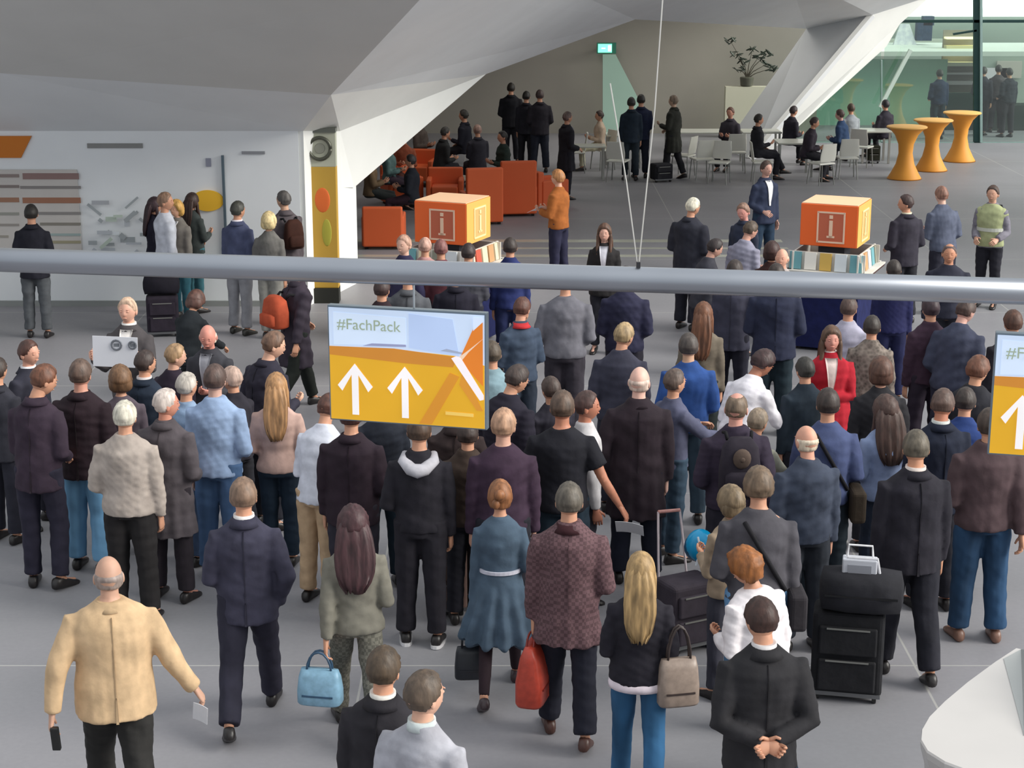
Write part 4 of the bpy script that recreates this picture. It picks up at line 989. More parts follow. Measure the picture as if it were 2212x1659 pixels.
# ---- left cluster
P(60, 733, 1.74, -115, 'suit', '#2f2f3a', '#2a2a36', 'short', '#4a2e26', 'man at the left edge in a dark suit with open white shirt facing right', arms=('down', 'pocket'), legs='relax', front='#e6e6ea', collar='#e9e9ee', skin='#cf9a84')
P(104, 785, 1.80, -12, 'suit', '#372c38', '#2a2836', 'short', '#66402e', 'man in a dark purple suit, back turned, near the left edge', arms=('front', 'bent'), legs='relax', lean=4, head=(-40, 18), bw=.94)
P(-8, 770, 1.68, -20, 'suit', '#303038', '#2a2a34', 'short', '#3a2e28', 'person in a dark jacket cut off by the left edge', arms=('down', 'down'))
P(172, 774, 1.78, -10, 'suit', '#2a1e24', '#6a96b8', 'short', '#5d4a40', 'man in a black blazer and light blue jeans in the left queue', arms=('down', 'bent'), legs='stand', bpat='denim', bw=1.10, skin='#c9907c')
P(268, 864, 1.76, -4, 'jacket', '#a59a92', '#232122', 'grey', '#c9c3b4', 'white-haired man in a beige windbreaker and black trousers seen from behind', arms=('bent', 'down'), legs='wide', bw=1.12)
P(357, 838, 1.80, -14, 'coat', '#504a4e', '#2b262c', 'grey', '#c9bcb4', 'grey-haired man in a long grey-brown coat looking right in the left queue', arms=('down', 'bent'), legs='wide', head=(-50, 0), skin='#c98a74', bw=1.04)
P(463, 785, 1.82, -10, 'shirt', '#93a8c8', '#4a6488', 'short', '#54423c', 'man in a light blue shirt and jeans seen from behind', arms=('down', 'bent'), legs='stand', bpat='denim', bw=1.08, skin='#c9a090')
P(402, 803, 1.70, -35, 'shirt', '#8aa0bc', '#3c4c66', 'grey', '#b5ada4', 'grey-haired person half hidden behind the man in the light blue shirt', arms=('down', 'down'))
P(596, 805, 1.70, 2, 'sweater', '#b89a90', '#1f2c3a', 'long', '#a57c54', 'woman with long golden hair in a pale pink cardigan and dark jeans', arms=('bent', 'bent'), legs='close', sex='f', bw=1.10)
P(598, 714, 1.84, -42, 'suit', '#2e2c38', '#26262e', 'short', '#6d5242', 'man in a dark jacket leaning to the right behind the golden-haired woman', arms=('bent', 'front'), legs='relax', lean=8, head=(-30, 10), skin='#dfae94', bw=1.1)
rd = P(648, 556, 1.80, -50, 'coat', '#37303a', '#1f2320', 'short', '#2c2420', 'person in a long dark coat below the tube with a red rucksack', arms=('bent', 'swingb'), legs='walk', lean=6)
P(447, 704, 1.82, 165, 'suit', '#3a3a40', '#2e2e34', 'bald', '#d9cbb8', 'bald pink-faced man in a dark grey suit facing the camera', arms=('front', 'front'), legs='stand', front='#9a9aa2', head=(15, 14), skin='#d59080')
sg = P(274, 641, 1.84, 172, 'suit', '#4a4648', '#2c2c32', 'short', '#c7a890', 'fair-haired man in a grey suit holding up a white sheet', arms=('hold', 'hold'), legs='stand', front='#efe8e4', collar='#f0ece8', skin='#d9a690')
P(380, 741, 1.72, -30, 'jacket', '#2c2430', '#26262c', 'short', '#9a7c5c', 'light-brown-haired person in a dark jacket behind the grey-haired couple', arms=('down', 'bent'), head=(-35, 5), skin='#d9a890')
P(312, 755, 1.74, -20, 'suit', '#232c3a', '#24242c', 'short', '#3a2c28', 'dark-haired man in a navy jacket just right of the white sheet', arms=('down', 'down'), collar='#dcd4d4', head=(-25, 0))
P(258, 790, 1.66, 15, 'sweater', '#5a5058', '#2a2a30', 'bob', '#6d5038', 'brown-haired woman in front of the man holding the white sheet', arms=('down', 'down'), sex='f')
P(500, 790, 1.66, 60, 'jacket', '#2a2830', '#24242a', 'short', '#b59a8c', 'person with pale hands raised between the blue shirt and the dark jacket', arms=('front', 'front'), legs='stand')
# ---- along the white wall
P(66, 440, 1.78, 5, 'suit', '#22222b', '#55585c', 'short', '#26211e', 'man in a black jacket and grey trousers in front of the directory board', arms=('bent', 'bent'), legs='stand')
P(333, 425, 1.72, -70, 'jacket', '#22202e', '#2a2630', 'long', '#38262a', 'dark-haired woman at the left end of the group by the white wall', arms=('down', 'down'), sex='f')
P(356, 414, 1.80, -60, 'shirt', '#c9ccd6', '#4a4450', 'short', '#8a6c58', 'man in a pale shirt in the group by the white wall', arms=('down', 'down'), head=(-30, 0))
P(380, 432, 1.66, 150, 'jacket', '#77726c', '#3a6a78', 'bob', '#c79a50', 'blonde woman in a grey open jacket with white top by the wall', arms=('down', 'bent'), sex='f', front='#ecebee', skin='#dca98c')
P(414, 416, 1.72, -35, 'jacket', '#3a403f', '#3d6a74', 'long', '#38241e', 'woman with long dark hair in a dark green jacket below the yellow spot', arms=('bent', 'front'), sex='f')
P(513, 433, 1.80, -25, 'suit', '#4c526e', '#8d8d92', 'short', '#40403a', 'man in a slate blue jacket and light grey trousers by the wall', arms=('down', 'bent'), legs='stand', collar='#ece6ee', head=(-15, 0), shoe='#2e2c28')
P(580, 458, 1.68, -10, 'jacket', '#6a6865', '#8c8a84', 'bob', '#d8c290', 'blonde woman in a grey jacket beside the man in the long grey-brown coat', arms=('bent', 'down'), legs='close', sex='f')
lc = P(612, 411, 1.84, 35, 'coat', '#575054', '#46424a', 'short', '#54504e', 'man in a long grey-brown coat beside the white pier', arms=('bent', 'down'), legs='stand', head=(20, 0), skin='#cda288')
P(428, 628, 1.72, -20, 'jacket', '#24282c', '#22262a', 'bob', '#5c4038', 'brown-haired woman crouching over her luggage by the white wall', legs='crouch', lean=18, head=(0, 20), sex='f', arms=('reach', 'reach'))
# ---- behind and below the centre screen
P(716, 848, 1.72, -25, 'shirt', '#cdd0dc', '#b59a7c', 'short', '#54342a', 'person in a white shirt leaning left of the centre screen', arms=('front', 'front'), lean=14, legs='stand', head=(0, 15))
P(758, 862, 1.80, -6, 'suit', '#2a1f28', '#2c2a34', 'short', '#4a2c26', 'man in a dark aubergine jacket under the left part of the centre screen', arms=('down', 'bent'), legs='stand', bw=1.12)
P(820, 830, 1.74, 20, 'jacket', '#20242e', '#22303c', 'short', '#2a221e', 'person in a dark jacket seen in the gap under the centre screen', arms=('front', 'front'))
hd = P(905, 893, 1.80, -2, 'sweater', '#25232a', '#232128', 'short', '#4a382c', 'man in a black sweater with a light grey hood and black sneakers', arms=('bent', 'down'), legs='stand', hood='#b3b1b8', sole='#d6d4d6', bw=1.06)
P(985, 850, 1.78, -5, 'coat', '#352a2a', '#241e20', 'short', '#3a2c24', 'person in a long dark brown coat behind the hooded man', arms=('down', 'pocket'), legs='stand')
P(1088, 880, 1.80, 4, 'sweater', '#3c2c3c', '#24242c', 'short', '#b08a70', 'man in a plum sweater below the right corner of the centre screen', arms=('down', 'down'), legs='stand', bw=1.08, skin='#cf9f8a', head=(-20, 0))
P(1128, 787, 1.80, -35, 'jacket', '#25222e', '#24222a', 'short', '#403430', 'man in a dark jacket looking down right of the centre screen', arms=('front', 'bent'), legs='stand', lean=8, head=(-20, 20), bw=1.1)
P(1190, 812, 1.66, 30, 'jacket', '#2c2a34', '#26242c', 'short', '#4a3c36', 'person in dark clothes half hidden behind the man in the dark jacket looking down', arms=('down', 'down'))
ts = P(1215, 842, 1.86, -4, 'tee', '#1f1f26', '#22303c', 'short', '#5c4a3e', 'man in a black t-shirt with bare arms holding a white sheet', arms=('bent', 'out'), legs='wide', bw=1.16, skin='#b97c62')
P(1268, 843, 1.78, -75, 'shirt', '#c5c2c4', '#33333c', 'short', '#4a3430', 'bearded man in profile to the right of the black t-shirt', arms=('down', 'down'), head=(-15, 0), skin='#b87a62')
P(1382, 793, 1.86, -2, 'coat', '#2b2229', '#1f2230', 'bald', '#d8c0b2', 'bald man in a long black-brown coat seen from behind', arms=('pocket', 'down'), legs='wide', head=(-18, 0), skin='#e0b4a4', bw=1.14)
P(1488, 718, 1.78, 3, 'jacket', '#2f4f8c', '#3a4a58', 'short', '#4c4440', 'man in a bright blue jacket seen from behind', arms=('bent', 'bent'), legs='stand', bw=1.08, skin='#cba084')
P(1458, 795, 1.70, -60, 'shirt', '#56586e', '#37495a', 'short', '#5c4c44', 'person in a grey-violet shirt reaching right behind the bald man in the long coat', arms=('reach', 'reach'), legs='stand')
P(1520, 652, 1.72, -12, 'jacket', '#6d6458', '#2a3030', 'long', '#6d4630', 'woman with very long brown hair in an olive-beige jacket', arms=('bent', 'down'), sex='f')
P(1352, 695, 1.80, -8, 'jacket', '#3a3a48', '#2c2c38', 'short', '#a58c68', 'fair-haired man in a dark slate jacket behind the bald man', arms=('bent', 'front'), legs='stand', lean=6, head=(-30, 8), bw=1.08)
P(1222, 582, 1.84, -4, 'sweater', '#6d6c74', '#38343c', 'short', '#4c4844', 'broad man in a mid grey sweater right below the tube', arms=('bent', 'bent'), legs='stand', bw=1.26, lean=5)
P(1352, 574, 1.82, -6, 'jacket', '#2c2c42', '#2a2832', 'short', '#3a302c', 'man in a navy jacket right below the tube', arms=('bent', 'bent'), legs='stand', bw=1.10)
P(1130, 640, 1.72, 32, 'jacket', '#3e4a5c', '#2c3440', 'short', '#5c3a30', 'person with a red scarf and blue jacket right of the centre screen', arms=('front', 'bent'), legs='stand', lapel='#c4383c', head=(-60, 10), skin='#d39a80')
P(1062, 735, 1.72, 10, 'shirt', '#86a0aa', '#33333c', 'short', '#54483c', 'person in a pale teal shirt hidden behind the edge of the centre screen', arms=('down', 'down'))
P(880, 572, 1.78, 0, 'suit', '#55575c', '#2c2c34', 'short', '#4a3a34', 'man in a grey suit behind the top of the centre screen', arms=('down', 'bent'), bw=1.05)
P(985, 566, 1.80, 0, 'suit', '#22202c', '#24242c', 'short', '#33302c', 'man in a black suit behind the top right of the centre screen', arms=('bent', 'down'), bw=1.1)
P(825, 600, 1.68, -20, 'jacket', '#33242a', '#24242c', 'short', '#3c2a28', 'person in a dark red-brown jacket behind the top left of the centre screen', arms=('down', 'down'))
# ---- right of centre
P(1662, 757, 1.76, -48, 'shirt', '#e8e4ea', '#2a2c36', 'thick', '#3a2626', 'dark-haired man in a white shirt bending forward with a dark strap', arms=('front', 'reach'), legs='stand', lean=24, head=(-10, 20), skin='#a87058')
rk = P(1592, 850, 1.80, 2, 'jacket', '#332b3a', '#2a2832', 'thin', '#6d5c4c', 'balding man in a dark purple jacket wearing a dark rucksack', arms=('bent', 'pull'), legs='stand', bw=1.14, skin='#d49a8a', head=(-20, 0))
P(1640, 880, 1.66, -40, 'jacket', '#a9a898', '#33343c', 'short', '#8a7a68', 'person in a pale sage jacket reaching right behind the man with the rucksack', arms=('reach', 'reach'), legs='stand', lean=12)
P(1797, 703, 1.74, 178, 'coat', '#a8202e', '#2a2a34', 'long', '#5c4434', 'woman in a bright red coat with a light scarf facing the camera', arms=('crossed', 'front'), legs='stand', sex='f', front='#d9c6c0', collar='#e4dcd8', skin='#d59484', bw=1.1)
P(1742, 920, 1.76, 12, 'jacket', '#3f4656', '#2c3038', 'bald', '#e0cbb4', 'bald man in a blue-grey jacket in the right crowd', arms=('bent', 'down'), legs='stand', head=(10, 5), skin='#d9a088', bw=1.10)
db = P(1790, 837, 1.80, 0, 'shirt', '#4a5478', '#1f2830', 'short', '#3a302c', 'dark-haired man in a dusty blue shirt with a dark shoulder bag', arms=('front', 'bent'), legs='stand', bw=1.08)
P(1915, 856, 1.70, 14, 'blouse', '#8796b8', '#2c3444', 'longcurl', '#4c3832', 'woman with long brown hair in a light blue blouse', arms=('bent', 'bent'), legs='stand', sex='f', bw=1.14)
P(2040, 837, 1.78, 8, 'suit', '#1f2434', '#24242c', 'short', '#5c4840', 'man in a dark navy suit looking down in the right crowd', arms=('front', 'down'), legs='stand', head=(-30, 14), collar='#c9ccc9', bw=1.08, skin='#b5765c')
P(1905, 772, 1.74, -5, 'jacket', '#2b2a2e', '#26262c', 'bob', '#5c4034', 'brown-haired woman in a black jacket right of the red coat', arms=('bent', 'bent'), legs='stand', sex='f', bw=1.1, skin='#d09a80')
P(1885, 680, 1.68, -15, 'jacket', '#7a7068', '#3c3a44', 'short', '#38302c', 'dark-haired person in a taupe jacket by the right kiosk', arms=('bent', 'down'), pat='print')
P(1835, 640, 1.70, -30, 'shirt', '#b3b0c2', '#2a2c3a', 'short', '#54423c', 'person in a pale lilac shirt at the right kiosk, head behind the tube', arms=('down', 'front'))
P(2095, 645, 1.80, -32, 'jacket', '#3c4052', '#2a2c3c', 'short', '#4a3832', 'man in a slate grey-blue jacket bending forward near the right screen', arms=('bent', 'bent'), legs='stand', lean=14, head=(-20, 15), bw=1.14, skin='#cf9f90')
P(2012, 640, 1.74, 10, 'jacket', '#3e2c3a', '#2c2430', 'short', '#3a2a30', 'person in a plum jacket left of the man bending near the right screen', arms=('down', 'down'))
P(2118, 768, 1.76, -24, 'jacket', '#2a2a30', '#2a3550', 'thick', '#6d4634', 'brown-haired man in a dark jacket left of the right screen', arms=('front', 'down'), legs='stand', head=(-20, 12), skin='#cf9878', bw=1.05)
P(2088, 835, 1.70, -20, 'jacket', '#2b3f74', '#26262c', 'short', '#3a302c', 'person in a blue jacket stooping behind the man in the navy suit', arms=('down', 'bent'), legs='stand', lean=10)
P(2190, 668, 1.78, 10, 'suit', '#221f26', '#24242c', 'short', '#54382c', 'person in black behind the top of the right screen', arms=('down', 'down'), bw=1.1)
P(1678, 568, 1.86, -4, 'suit', '#2a2e42', '#1f2c34', 'short', '#3a302c', 'broad man in a dark navy suit just below the tube', arms=('bent', 'bent'), legs='stand', bw=1.24)
P(1588, 560, 1.80, -20, 'suit', '#40404f', '#22222e', 'short', '#3a302c', 'man in a grey suit just below the tube right of the long-haired woman', arms=('down', 'bent'), legs='stand', collar='#d0d0d8')
P(1740, 770, 1.70, 20, 'jacket', '#26303a', '#22222a', 'short', '#33302c', 'person in dark clothes hidden behind the woman in the red coat', arms=('down', 'down'))
P(1580, 1050, 1.64, 30, 'jacket', '#9a8874', '#3a3a44', 'bob', '#7a6850', 'person in a beige jacket left of the grey sweatshirt', arms=('front', 'down'), legs='stand', sex='f')
P(1010, 905, 1.70, 0, 'jacket', '#40342e', '#24242c', 'short', '#3c302c', 'person in an olive-brown jacket between the hooded man and the plum sweater', arms=('down', 'carry'))
# ---- above the tube, centre and right
oj = P(1205, 366, 1.76, 62, 'jacket', '#a3602f', '#2a2a40', 'thick', '#b07a4c', 'fair-haired person in a rust-orange jacket reading a sheet of paper', arms=('front', 'front'), legs='stand', skin='#dba68c', bw=1.08)
P(1306, 482, 1.68, 172, 'suit', '#2a2829', '#2c2c34', 'long', '#5c4234', 'woman with long brown hair in a black blazer and white top facing the camera', arms=('down', 'front'), sex='f', front='#dcdbe4', skin='#dcab98')
P(1500, 426, 1.80, -35, 'coat', '#2f303a', '#2a2a34', 'grey', '#d9d3c0', 'white-haired man in a large dark coat above the tube', arms=('bent', 'bent'), legs='stand', head=(-20, 10), bw=1.18)
P(1552, 515, 1.70, -75, 'jacket', '#3a3a42', '#2a2a34', 'short', '#2c2222', 'dark-haired person bending to the right in front of the white-haired man', arms=('front', 'down'), legs='stand', lean=10, head=(0, 15), skin='#c99a88')
P(1604, 438, 1.74, 130, 'suit', '#343a4c', '#2a2a34', 'short', '#8a6c5c', 'pink-faced man in a blue-grey suit above the tube', arms=('down', 'down'), head=(20, 15), skin='#dfa094')
P(1628, 477, 1.74, -40, 'shirt', '#8c8b9c', '#33333c', 'short', '#54463a', 'man in a light grey-violet shirt looking down above the tube', arms=('front', 'front'), legs='stand', lean=12, head=(-20, 15), skin='#cf9c88')
P(1668, 522, 1.66, -20, 'jacket', '#3c2624', '#2a2a30', 'bob', '#3c2420', 'person with dark red-brown hair and jacket above the tube left of the right kiosk', arms=('down', 'down'), sex='f')
P(1690, 538, 1.64, 160, 'shirt', '#b3a9a6', '#33333c', 'bald', '#d8b8a0', 'bald person whose head shows just above the tube left of the right kiosk', arms=('down', 'down'), skin='#e0a890')
P(1656, 346, 1.80, -150, 'suit', '#333a50', '#2a3c50', 'short', '#4c3c34', 'slim man in a blue-grey suit with a white shirt standing left of the right kiosk', arms=('down', 'bent'), legs='stand', front='#f2f2f6', skin='#c99c8c')
P(1958, 419, 1.78, 20, 'suit', '#35323c', '#2a2a30', 'short', '#3a2826', 'dark-haired man in a dark jacket turned to the right kiosk', arms=('bent', 'bent'), legs='stand', front='#c9c2a4', head=(60, 0), collar='#d8d2b8', bw=1.06)
P(2034, 401, 1.80, 22, 'jacket', '#5a6072', '#2c2c38', 'short', '#8a6454', 'man in a grey-blue jacket leaning left between the kiosk and the safety vest', arms=('front', 'bent'), legs='stand', lean=8, skin='#e0b4a0', bw=1.06)
P(2052, 527, 1.74, 168, 'jacket', '#2e2f3c', '#26262e', 'thin', '#5c4a48', 'man in a dark jacket facing the camera just above the tube', arms=('down', 'down'), skin='#c98e70', bw=1.14)
vs_ = P(2146, 399, 1.76, 150, 'jacket', '#7d7a84', '#26262e', 'short', '#4a3830', 'steward in a yellow-green safety vest with a black backpack', arms=('bent', 'bent'), legs='stand', skin='#cb9c84', over='#a3a980')
P(872, 506, 1.70, -30, 'jacket', '#33304c', '#2a2a34', 'short', '#b8907c', 'person in a navy jacket at the left side of the left kiosk', arms=('down', 'down'), skin='#dcb09c', head=(180, 0))
P(918, 512, 1.66, -10, 'sweater', '#b58a88', '#33333c', 'short', '#c9a090', 'person in a dusty pink sweater at the left kiosk', arms=('down', 'down'))
P(952, 516, 1.66, 10, 'sweater', '#6d4048', '#33333c', 'short', '#8a5c58', 'person in a wine-red sweater at the left kiosk', arms=('down', 'down'))
P(1012, 524, 1.68, -10, 'jacket', '#44444c', '#2a2a34', 'short', '#3a2f2e', 'dark-haired person in front of the brochures of the left kiosk', arms=('bent', 'front'))
P(1102, 512, 1.70, 0, 'jacket', '#2c3566', '#252c50', 'short', '#3a302c', 'person in royal blue at the right side of the left kiosk', arms=('down', 'down'))
P(1932, 560, 1.66, 0, 'jacket', '#24264e', '#1f2244', 'short', '#38302c', 'person in dark blue behind the right kiosk below the tube', arms=('down', 'down'))
# ---- lounge, standing
P(1104, 178, 1.84, -5, 'suit', '#1f1f25', '#23232a', 'short', '#2c2822', 'man in a black suit, tallest of the group at the dark lounge wall', arms=('bent', 'bent'), legs='wide', bw=1.1)
P(1137, 196, 1.76, -10, 'suit', '#24242c', '#202026', 'short', '#22201c', 'middle man of the black-clad group at the lounge wall', arms=('down', 'down'))
P(1166, 193, 1.80, 8, 'suit', '#26232a', '#222631', 'short', '#4a3c3a', 'broad man in black, right in the group at the lounge wall', arms=('bent', 'bent'), legs='wide', bw=1.12)
P(1226, 240, 1.74, -60, 'coat', '#25242a', '#22222a', 'short', '#6a5852', 'person in a dark coat and white scarf right of the black-clad group', arms=('down', 'bent'), front='#d8d8dc')
P(1364, 209, 1.76, 0, 'suit', '#1f2a36', '#232c34', 'short', '#2e2c28', 'left one of the standing pair in navy by the white tables', arms=('down', 'down'))
P(1385, 203, 1.80, 0, 'suit', '#20263c', '#1f2230', 'short', '#24221e', 'right one of the standing pair in navy by the white tables', arms=('bent', 'bent'), bw=1.06)
P(1455, 205, 1.80, 60, 'coat', '#2e2f2a', '#26262a', 'short', '#7d6c5c', 'man in a dark olive coat facing left beside the standing pair', arms=('front', 'bent'), legs='step', skin='#c9a890')
# ---- lounge, seated
def sit(px, py_floor, rz, *a, **k):
    g = G(px, py_floor); return person(px, 0, a[0], rz, *a[1:], Y=g.y, legs=k.pop('legs', 'sit'), **k)
sit(1000, 398, 70, 1.78, 'suit', '#1e1e28', '#26262c', 'short', '#2a2620', 'man in a black suit perched high at the dark end of the lounge', arms=('front', 'bent'), seat=.62)
sit(1298, 368, 100, 1.68, 'jacket', '#c2ad98', '#c9c4a8', 'short', '#3a2a24', 'woman in beige sitting at the white table', arms=('front', 'front'), sex='f')
sit(1585, 366, 150, 1.76, 'suit', '#3c3840', '#26262c', 'short', '#6d4a3c', 'person in a grey jacket sitting below the plant', arms=('front', 'front'), skin='#c08a74')
sit(1648, 388, -80, 1.78, 'suit', '#24242a', '#26262c', 'short', '#2e2a26', 'man in a black suit sitting with his legs to the right', arms=('bent', 'front'), legs='sitcross')
sit(1772, 390, -100, 1.74, 'jacket', '#37303a', '#2a2a30', 'short', '#3a2c2a', 'person in a dark plum jacket sitting at the foot of the arch', arms=('front', 'front'), lean=12)
sit(1726, 358, -60, 1.72, 'jacket', '#2c2a33', '#2a2a30', 'short', '#33282a', 'person in dark clothes sitting behind the one in the plum jacket', arms=('front', 'front'), lean=10)
sit(1826, 372, 60, 1.76, 'jacket', '#34496a', '#26303c', 'short', '#4a3530', 'person in a blue jacket sitting right of the arch foot', arms=('front', 'front'), lean=10, skin='#d0a094')
sit(1850, 352, 20, 1.72, 'shirt', '#9aa0a6', '#33333c', 'short', '#54463a', 'person in a grey shirt sitting farther back right of the blue jacket', arms=('front', 'front'))
sit(1925, 345, 30, 1.76, 'jacket', '#33303a', '#26262c', 'short', '#2a262a', 'person in dark clothes sitting left of the bar tables', arms=('front', 'front'))
sit(868, 432, 190, 1.72, 'jacket', '#8a4a34', '#4a2a22', 'short', '#c08a6c', 'person in rust red sunk in an orange armchair below the arch edge', arms=('front', 'front'), legs='sit')
sit(836, 450, -100, 1.72, 'jacket', '#57706e', '#3c2f3a', 'bob', '#8a6a4c', 'person in a grey-green jacket sitting beside the white pier', arms=('front', 'front'), sex='f')
sit(794, 480, -80, 1.70, 'jacket', '#6d5a44', '#2c3030', 'bob', '#9a7448', 'brown-haired woman sitting right next to the white pier', arms=('front', 'front'), sex='f')
sit(882, 494, 80, 1.70, 'jacket', '#23262e', '#3c2a34', 'short', '#2c2626', 'person in black with plum trousers sitting left of the left kiosk cube', arms=('front', 'front'))
sit(960, 420, -60, 1.74, 'suit', '#2a2b2c', '#26262c', 'short', '#33302c', 'dark-suited person with a white shirt sitting above the left kiosk cube', arms=('front', 'front'), front='#e4e8ec', lean=10, legs='sitcross')
sit(905, 388, -120, 1.74, 'jacket', '#5c524c', '#2c2a2c', 'short', '#5a4c46', 'person in a brown-grey jacket sitting in the dark corner of the arch', arms=('front', 'front'))
sit(1085, 432, 110, 1.74, 'jacket', '#2f3a34', '#2a2a30', 'short', '#2e2a28', 'person in dark green sitting behind the orange armchair backs', arms=('front', 'front'))
sit(1030, 412, 20, 1.72, 'suit', '#33323a', '#26262c', 'short', '#9a7c70', 'person in grey sitting in the middle of the lounge', arms=('front', 'front'))
# ---- behind the glass
for (px, fy, rz, c, c2, lab) in ((2040, 300, 10, '#2a3550', '#22303a', 'person in blue standing behind the glass left of the mullion'), (2136, 292, -30, '#33343e', '#26262c', 'dark figure behind the glass just right of the mullion'),
                             (2192, 296, 20, '#2c3038', '#26262c', 'dark figure behind the glass at the right edge'), (2168, 286, 0, '#4a4448', '#2a2a30', 'figure in brown-grey between the two dark figures behind the glass')):
    g = G(px, fy); P(px, 0, 1.76, rz, 'jacket', c, c2, 'short', '#33302c', lab, arms=('bent', 'down'), Y=g.y, bw=1.08)
# ------------------------------------------------------------------ things people hold or wear
def sheet(c, w_, h_, rot_, label, hexc='#eeeef2', name='paper_sheet'):
    m_ = MB(); n = 6; vs = []
    for lay in (0, 1):
        for i_ in range(n):
            for j in range(2): t_ = i_/(n-1)-.5; vs.append((t_*w_, .03*math.cos(t_*3)*w_*2 + lay*.002, (j-.5)*h_))
    fs = []
    for i_ in range(n-1):
        a_ = i_*2; fs += [(a_, a_+2, a_+3, a_+1), (a_+2*n, a_+1+2*n, a_+3+2*n, a_+2+2*n), (a_, a_+2*n, a_+2+2*n, a_+2), (a_+1, a_+3, a_+3+2*n, a_+1+2*n)]
    fs += [(0, 1, 1+2*n, 2*n), (2*n-2, 4*n-2, 4*n-1, 2*n-1)]
    m_.add(vs, fs); o = link(name, m_, mat(hexc, 'paper')); o.location = c; o.rotation_euler = rot_
    return tag(o, label, 'paper')
sheet(tan['hand'][1] + Vector((-.02, -.02, -.09)), .10, .16, (.4, .3, -.3), 'small white folded paper in the right hand of the man in the tan jacket')
h_ = tan['hand'][0]; m = MB(); m.box((0, 0, -.05), (.05, .03, .16), rx=.2); o = link('mobile_phone', m, mat('#1c1c1c', 'gloss')); bev(o, .006); o.location = h_ + Vector((.03, -.02, 0)); tag(o, 'dark mobile phone in the left hand of the man in the tan jacket', 'phone')
sheet(ts['hand'][1] + Vector((.02, -.02, -.09)), .22, .24, (.9, .1, -.2), 'white sheet in the right hand of the man in the black t-shirt')
sheet((oj['hand'][0] + oj['hand'][1])/2 + Vector((-.05, -.04, -.02)), .24, .18, (1.1, 0, 1.0), 'white sheet read by the person in the rust-orange jacket')
hm_ = (sg['hand'][0] + sg['hand'][1])/2
t = thing('name_sign', V(249, 760, hm_.y - .10), math.radians(-3), 'white sign sheet with round grey logos held up by the fair-haired man', 'sign')
k_ = (hm_.y-.1)/F_PX
m = MB(); m.box((0, 0, 0), (98*k_*1.03, .008, 64*k_*1.08), ry=.03); link('board', m, mat('#e2e3ea', 'paper'), t)
for dx, r_ in ((4, 11), (40, 8)):
    m = MB(); pts = [((dx+r_*math.cos(a_*math.pi/6))*k_, -.007, (16+r_*math.sin(a_*math.pi/6))*k_) for a_ in range(13)]; m.tube(pts, .010, 6); link('round_logo', m, mat('#6c7078', 'paper'), t)
    m = MB(); m.box((dx*k_, -.006, 16*k_), (.05, .004, .03)); link('logo_centre', m, mat('#777b82', 'paper'), t)

def handbag(c, rz, w_, d_, h_, hexc, label, drop=.16, name='handbag', trim=None):
    t_ = thing(name, c + Vector((0, 0, -drop-h_)), math.radians(rz), label, 'bag')
    m_ = MB(); m_.loft([(Vector((0, 0, z*h_)), X_, Y_, w_/2*k1, d_/2*k2) for z, k1, k2 in ((0, .94, .9), (.05, 1, 1), (.4, 1.0, 1.0), (.8, .93, .7), (1, .84, .35))], 24, p=4); link('bag_body', m_, mat(hexc, 'leather'), t_, sm=True)
    for sy in (-1, 1):
        m_ = MB(); n = 9; m_.tube([(w_*.28*math.cos(math.pi*(1-i_/(n-1))), sy*d_*.12, h_*.93 + (drop+.01)*math.sin(math.pi*i_/(n-1))) for i_ in range(n)], .008, 7); link('handle', m_, mat(trim or hexc, 'leather'), t_, sm=True)
    m_ = MB(); m_.box((0, -d_*.5, h_*.30), (w_*.7, .008, .012)); link('trim_strip', m_, mat(trim or hexc, 'leather'), t_)
    return t_
handbag(gw['hand'][0] + Vector((-.04, -.02, .03)), -10, .30, .16, .24, '#7fa6be', 'light blue handbag hanging from the left hand of the woman in the grey-beige jacket', .13, trim='#33506a')
handbag(bd['hand'][0] + Vector((-.02, 0, .02)), 5, .24, .10, .24, '#22252c', 'flat black bag in the left hand of the woman in the belted dress', .30)
handbag(pl['hand'][0] + Vector((.0, -.02, .02)), 75, .34, .20, .42, '#b0402f', 'red rectangular bag in the left hand of the man in the plum coat', .08, name='shopping_bag', trim='#7c2018')
c_ = bl['T'](.10, .235, -.06)
handbag(c_ + Vector((.02, -.02, .26)), 12, .26, .14, .30, '#8f7f74', 'taupe shoulder bag hanging at the right side of the blonde woman', .22, name='shoulder_bag', trim='#3a302e')
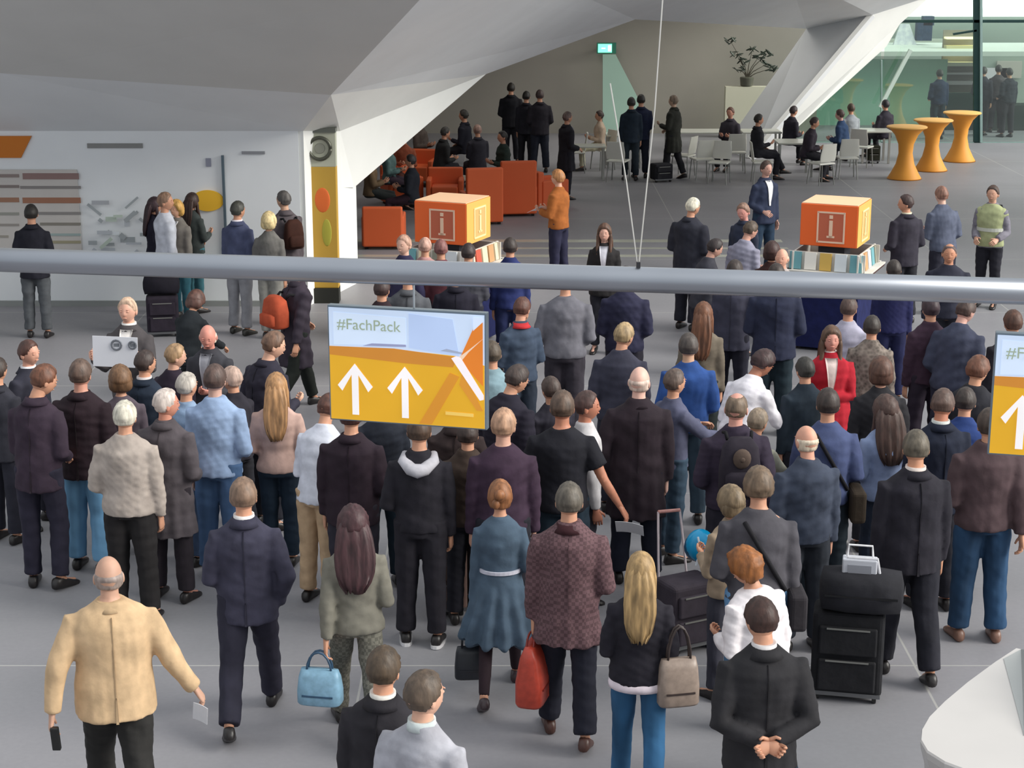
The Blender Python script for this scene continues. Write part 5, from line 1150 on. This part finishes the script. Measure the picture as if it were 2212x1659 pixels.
def backpack(pp, hexc, label, w_=.30, h_=.42, d_=.16, back=True, x=0, patch=None):
    ry = pp['ring'](.3, pp['of'])[1]*pp['s']
    t_ = thing('backpack', pp['T'](.12, x, 0) + pp['rot'] @ Vector((0, -(ry + d_/2 + .005), -.02)), pp['yaw'], label, 'backpack')
    m_ = MB(); m_.loft([(Vector((0, 0, z*h_)), X_, Y_, w_/2*k1, d_/2*k2) for z, k1, k2 in ((0, .8, .7), (.06, 1, 1), (.5, 1, 1), (.85, .85, .85), (1, .5, .4))], 22, p=3.2); link('main_pouch', m_, mat(hexc, 'fabric'), t_, sm=True)
    m_ = MB(); m_.loft([(Vector((0, -d_*.45, z*h_)), X_, Y_, w_*.38*k1, d_*.25*k2) for z, k1, k2 in ((.08, .8, .7), (.12, 1, 1), (.42, 1, 1), (.48, .7, .5))], 18, p=3.2); link('front_pocket', m_, mat(hexc, 'fabric'), t_, sm=True)
    if patch:
        m_ = MB(); m_.ell((0, -d_*.5, h_*.7), (.07, .03, .08)); m_.ell((.0, -d_*.5-.03, h_*.7), (.02, .01, .02)); link('emblem', m_, mat(patch, 'fabric'), t_, sm=True)
    for sx in (-1, 1):
        m_ = MB(); m_.tube([(sx*.09, d_*.4, h_*.92), (sx*.10, d_*.5+.02, h_*1.02), (sx*.11, d_*.5+.08, h_*.99)], .014, 7); link('strap', m_, mat('#17171a', 'fabric'), t_, sm=True)

backpack(rk, '#2c2730', 'dark rucksack with a brown emblem worn by the balding man in purple', .32, .48, .18, patch='#5a4c44')
backpack(vs_, '#22242c', 'black backpack worn by the steward in the safety vest', .28, .42, .16)
backpack(lc, '#3a2018', 'dark brown rucksack on the back of the man in the long grey-brown coat', .28, .40, .15)
backpack(rd, '#a84a30', 'round red-brown rucksack on the back of the person in the long dark coat', .34, .36, .22)
def strap_bag(pp, label, hexc, side=1):
    """shoulder bag resting against the hip with its strap across the back"""
    of = pp['of']; rx, ry = pp['ring'](.05, of); s_ = pp['s']
    t_ = thing('shoulder_bag', pp['T'](0) , pp['yaw'], label, 'bag'); T = pp['T']; inv = pp['rot'].transposed(); o_ = pp['T'](0)
    def L_(u, x, y): return inv @ (T(u, x, y) - o_)
    m_ = MB(); pts = []
    for k in range(9):
        q = k/8; u = .50*(1-q) + .06*q; x = side*(-.10 + (.10 + rx*.86)*q); a_, b_ = pp['ring'](u, of); yy = -b_*math.sqrt(max(.12, 1-min(.95, (x/a_)**2))) - .012
        pts.append(L_(u, x, yy))
    m_.tube(pts, .016, 7); link('strap', m_, mat('#1d1c20', 'fabric'), t_, sm=True)
    m_ = MB(); c_ = L_(-.06, side*(rx+.05), -.04); m_.box(c_, (.12, .30, .26)); o__ = link('bag_body', m_, mat(hexc, 'fabric'), t_); bev(o__, .03, 3)
strap_bag(gs, 'dark shoulder bag with a strap across the back of the grey sweatshirt', '#2f2c30')
strap_bag(db, 'dark olive shoulder bag at the hip of the man in the dusty blue shirt', '#3a3128', 1)
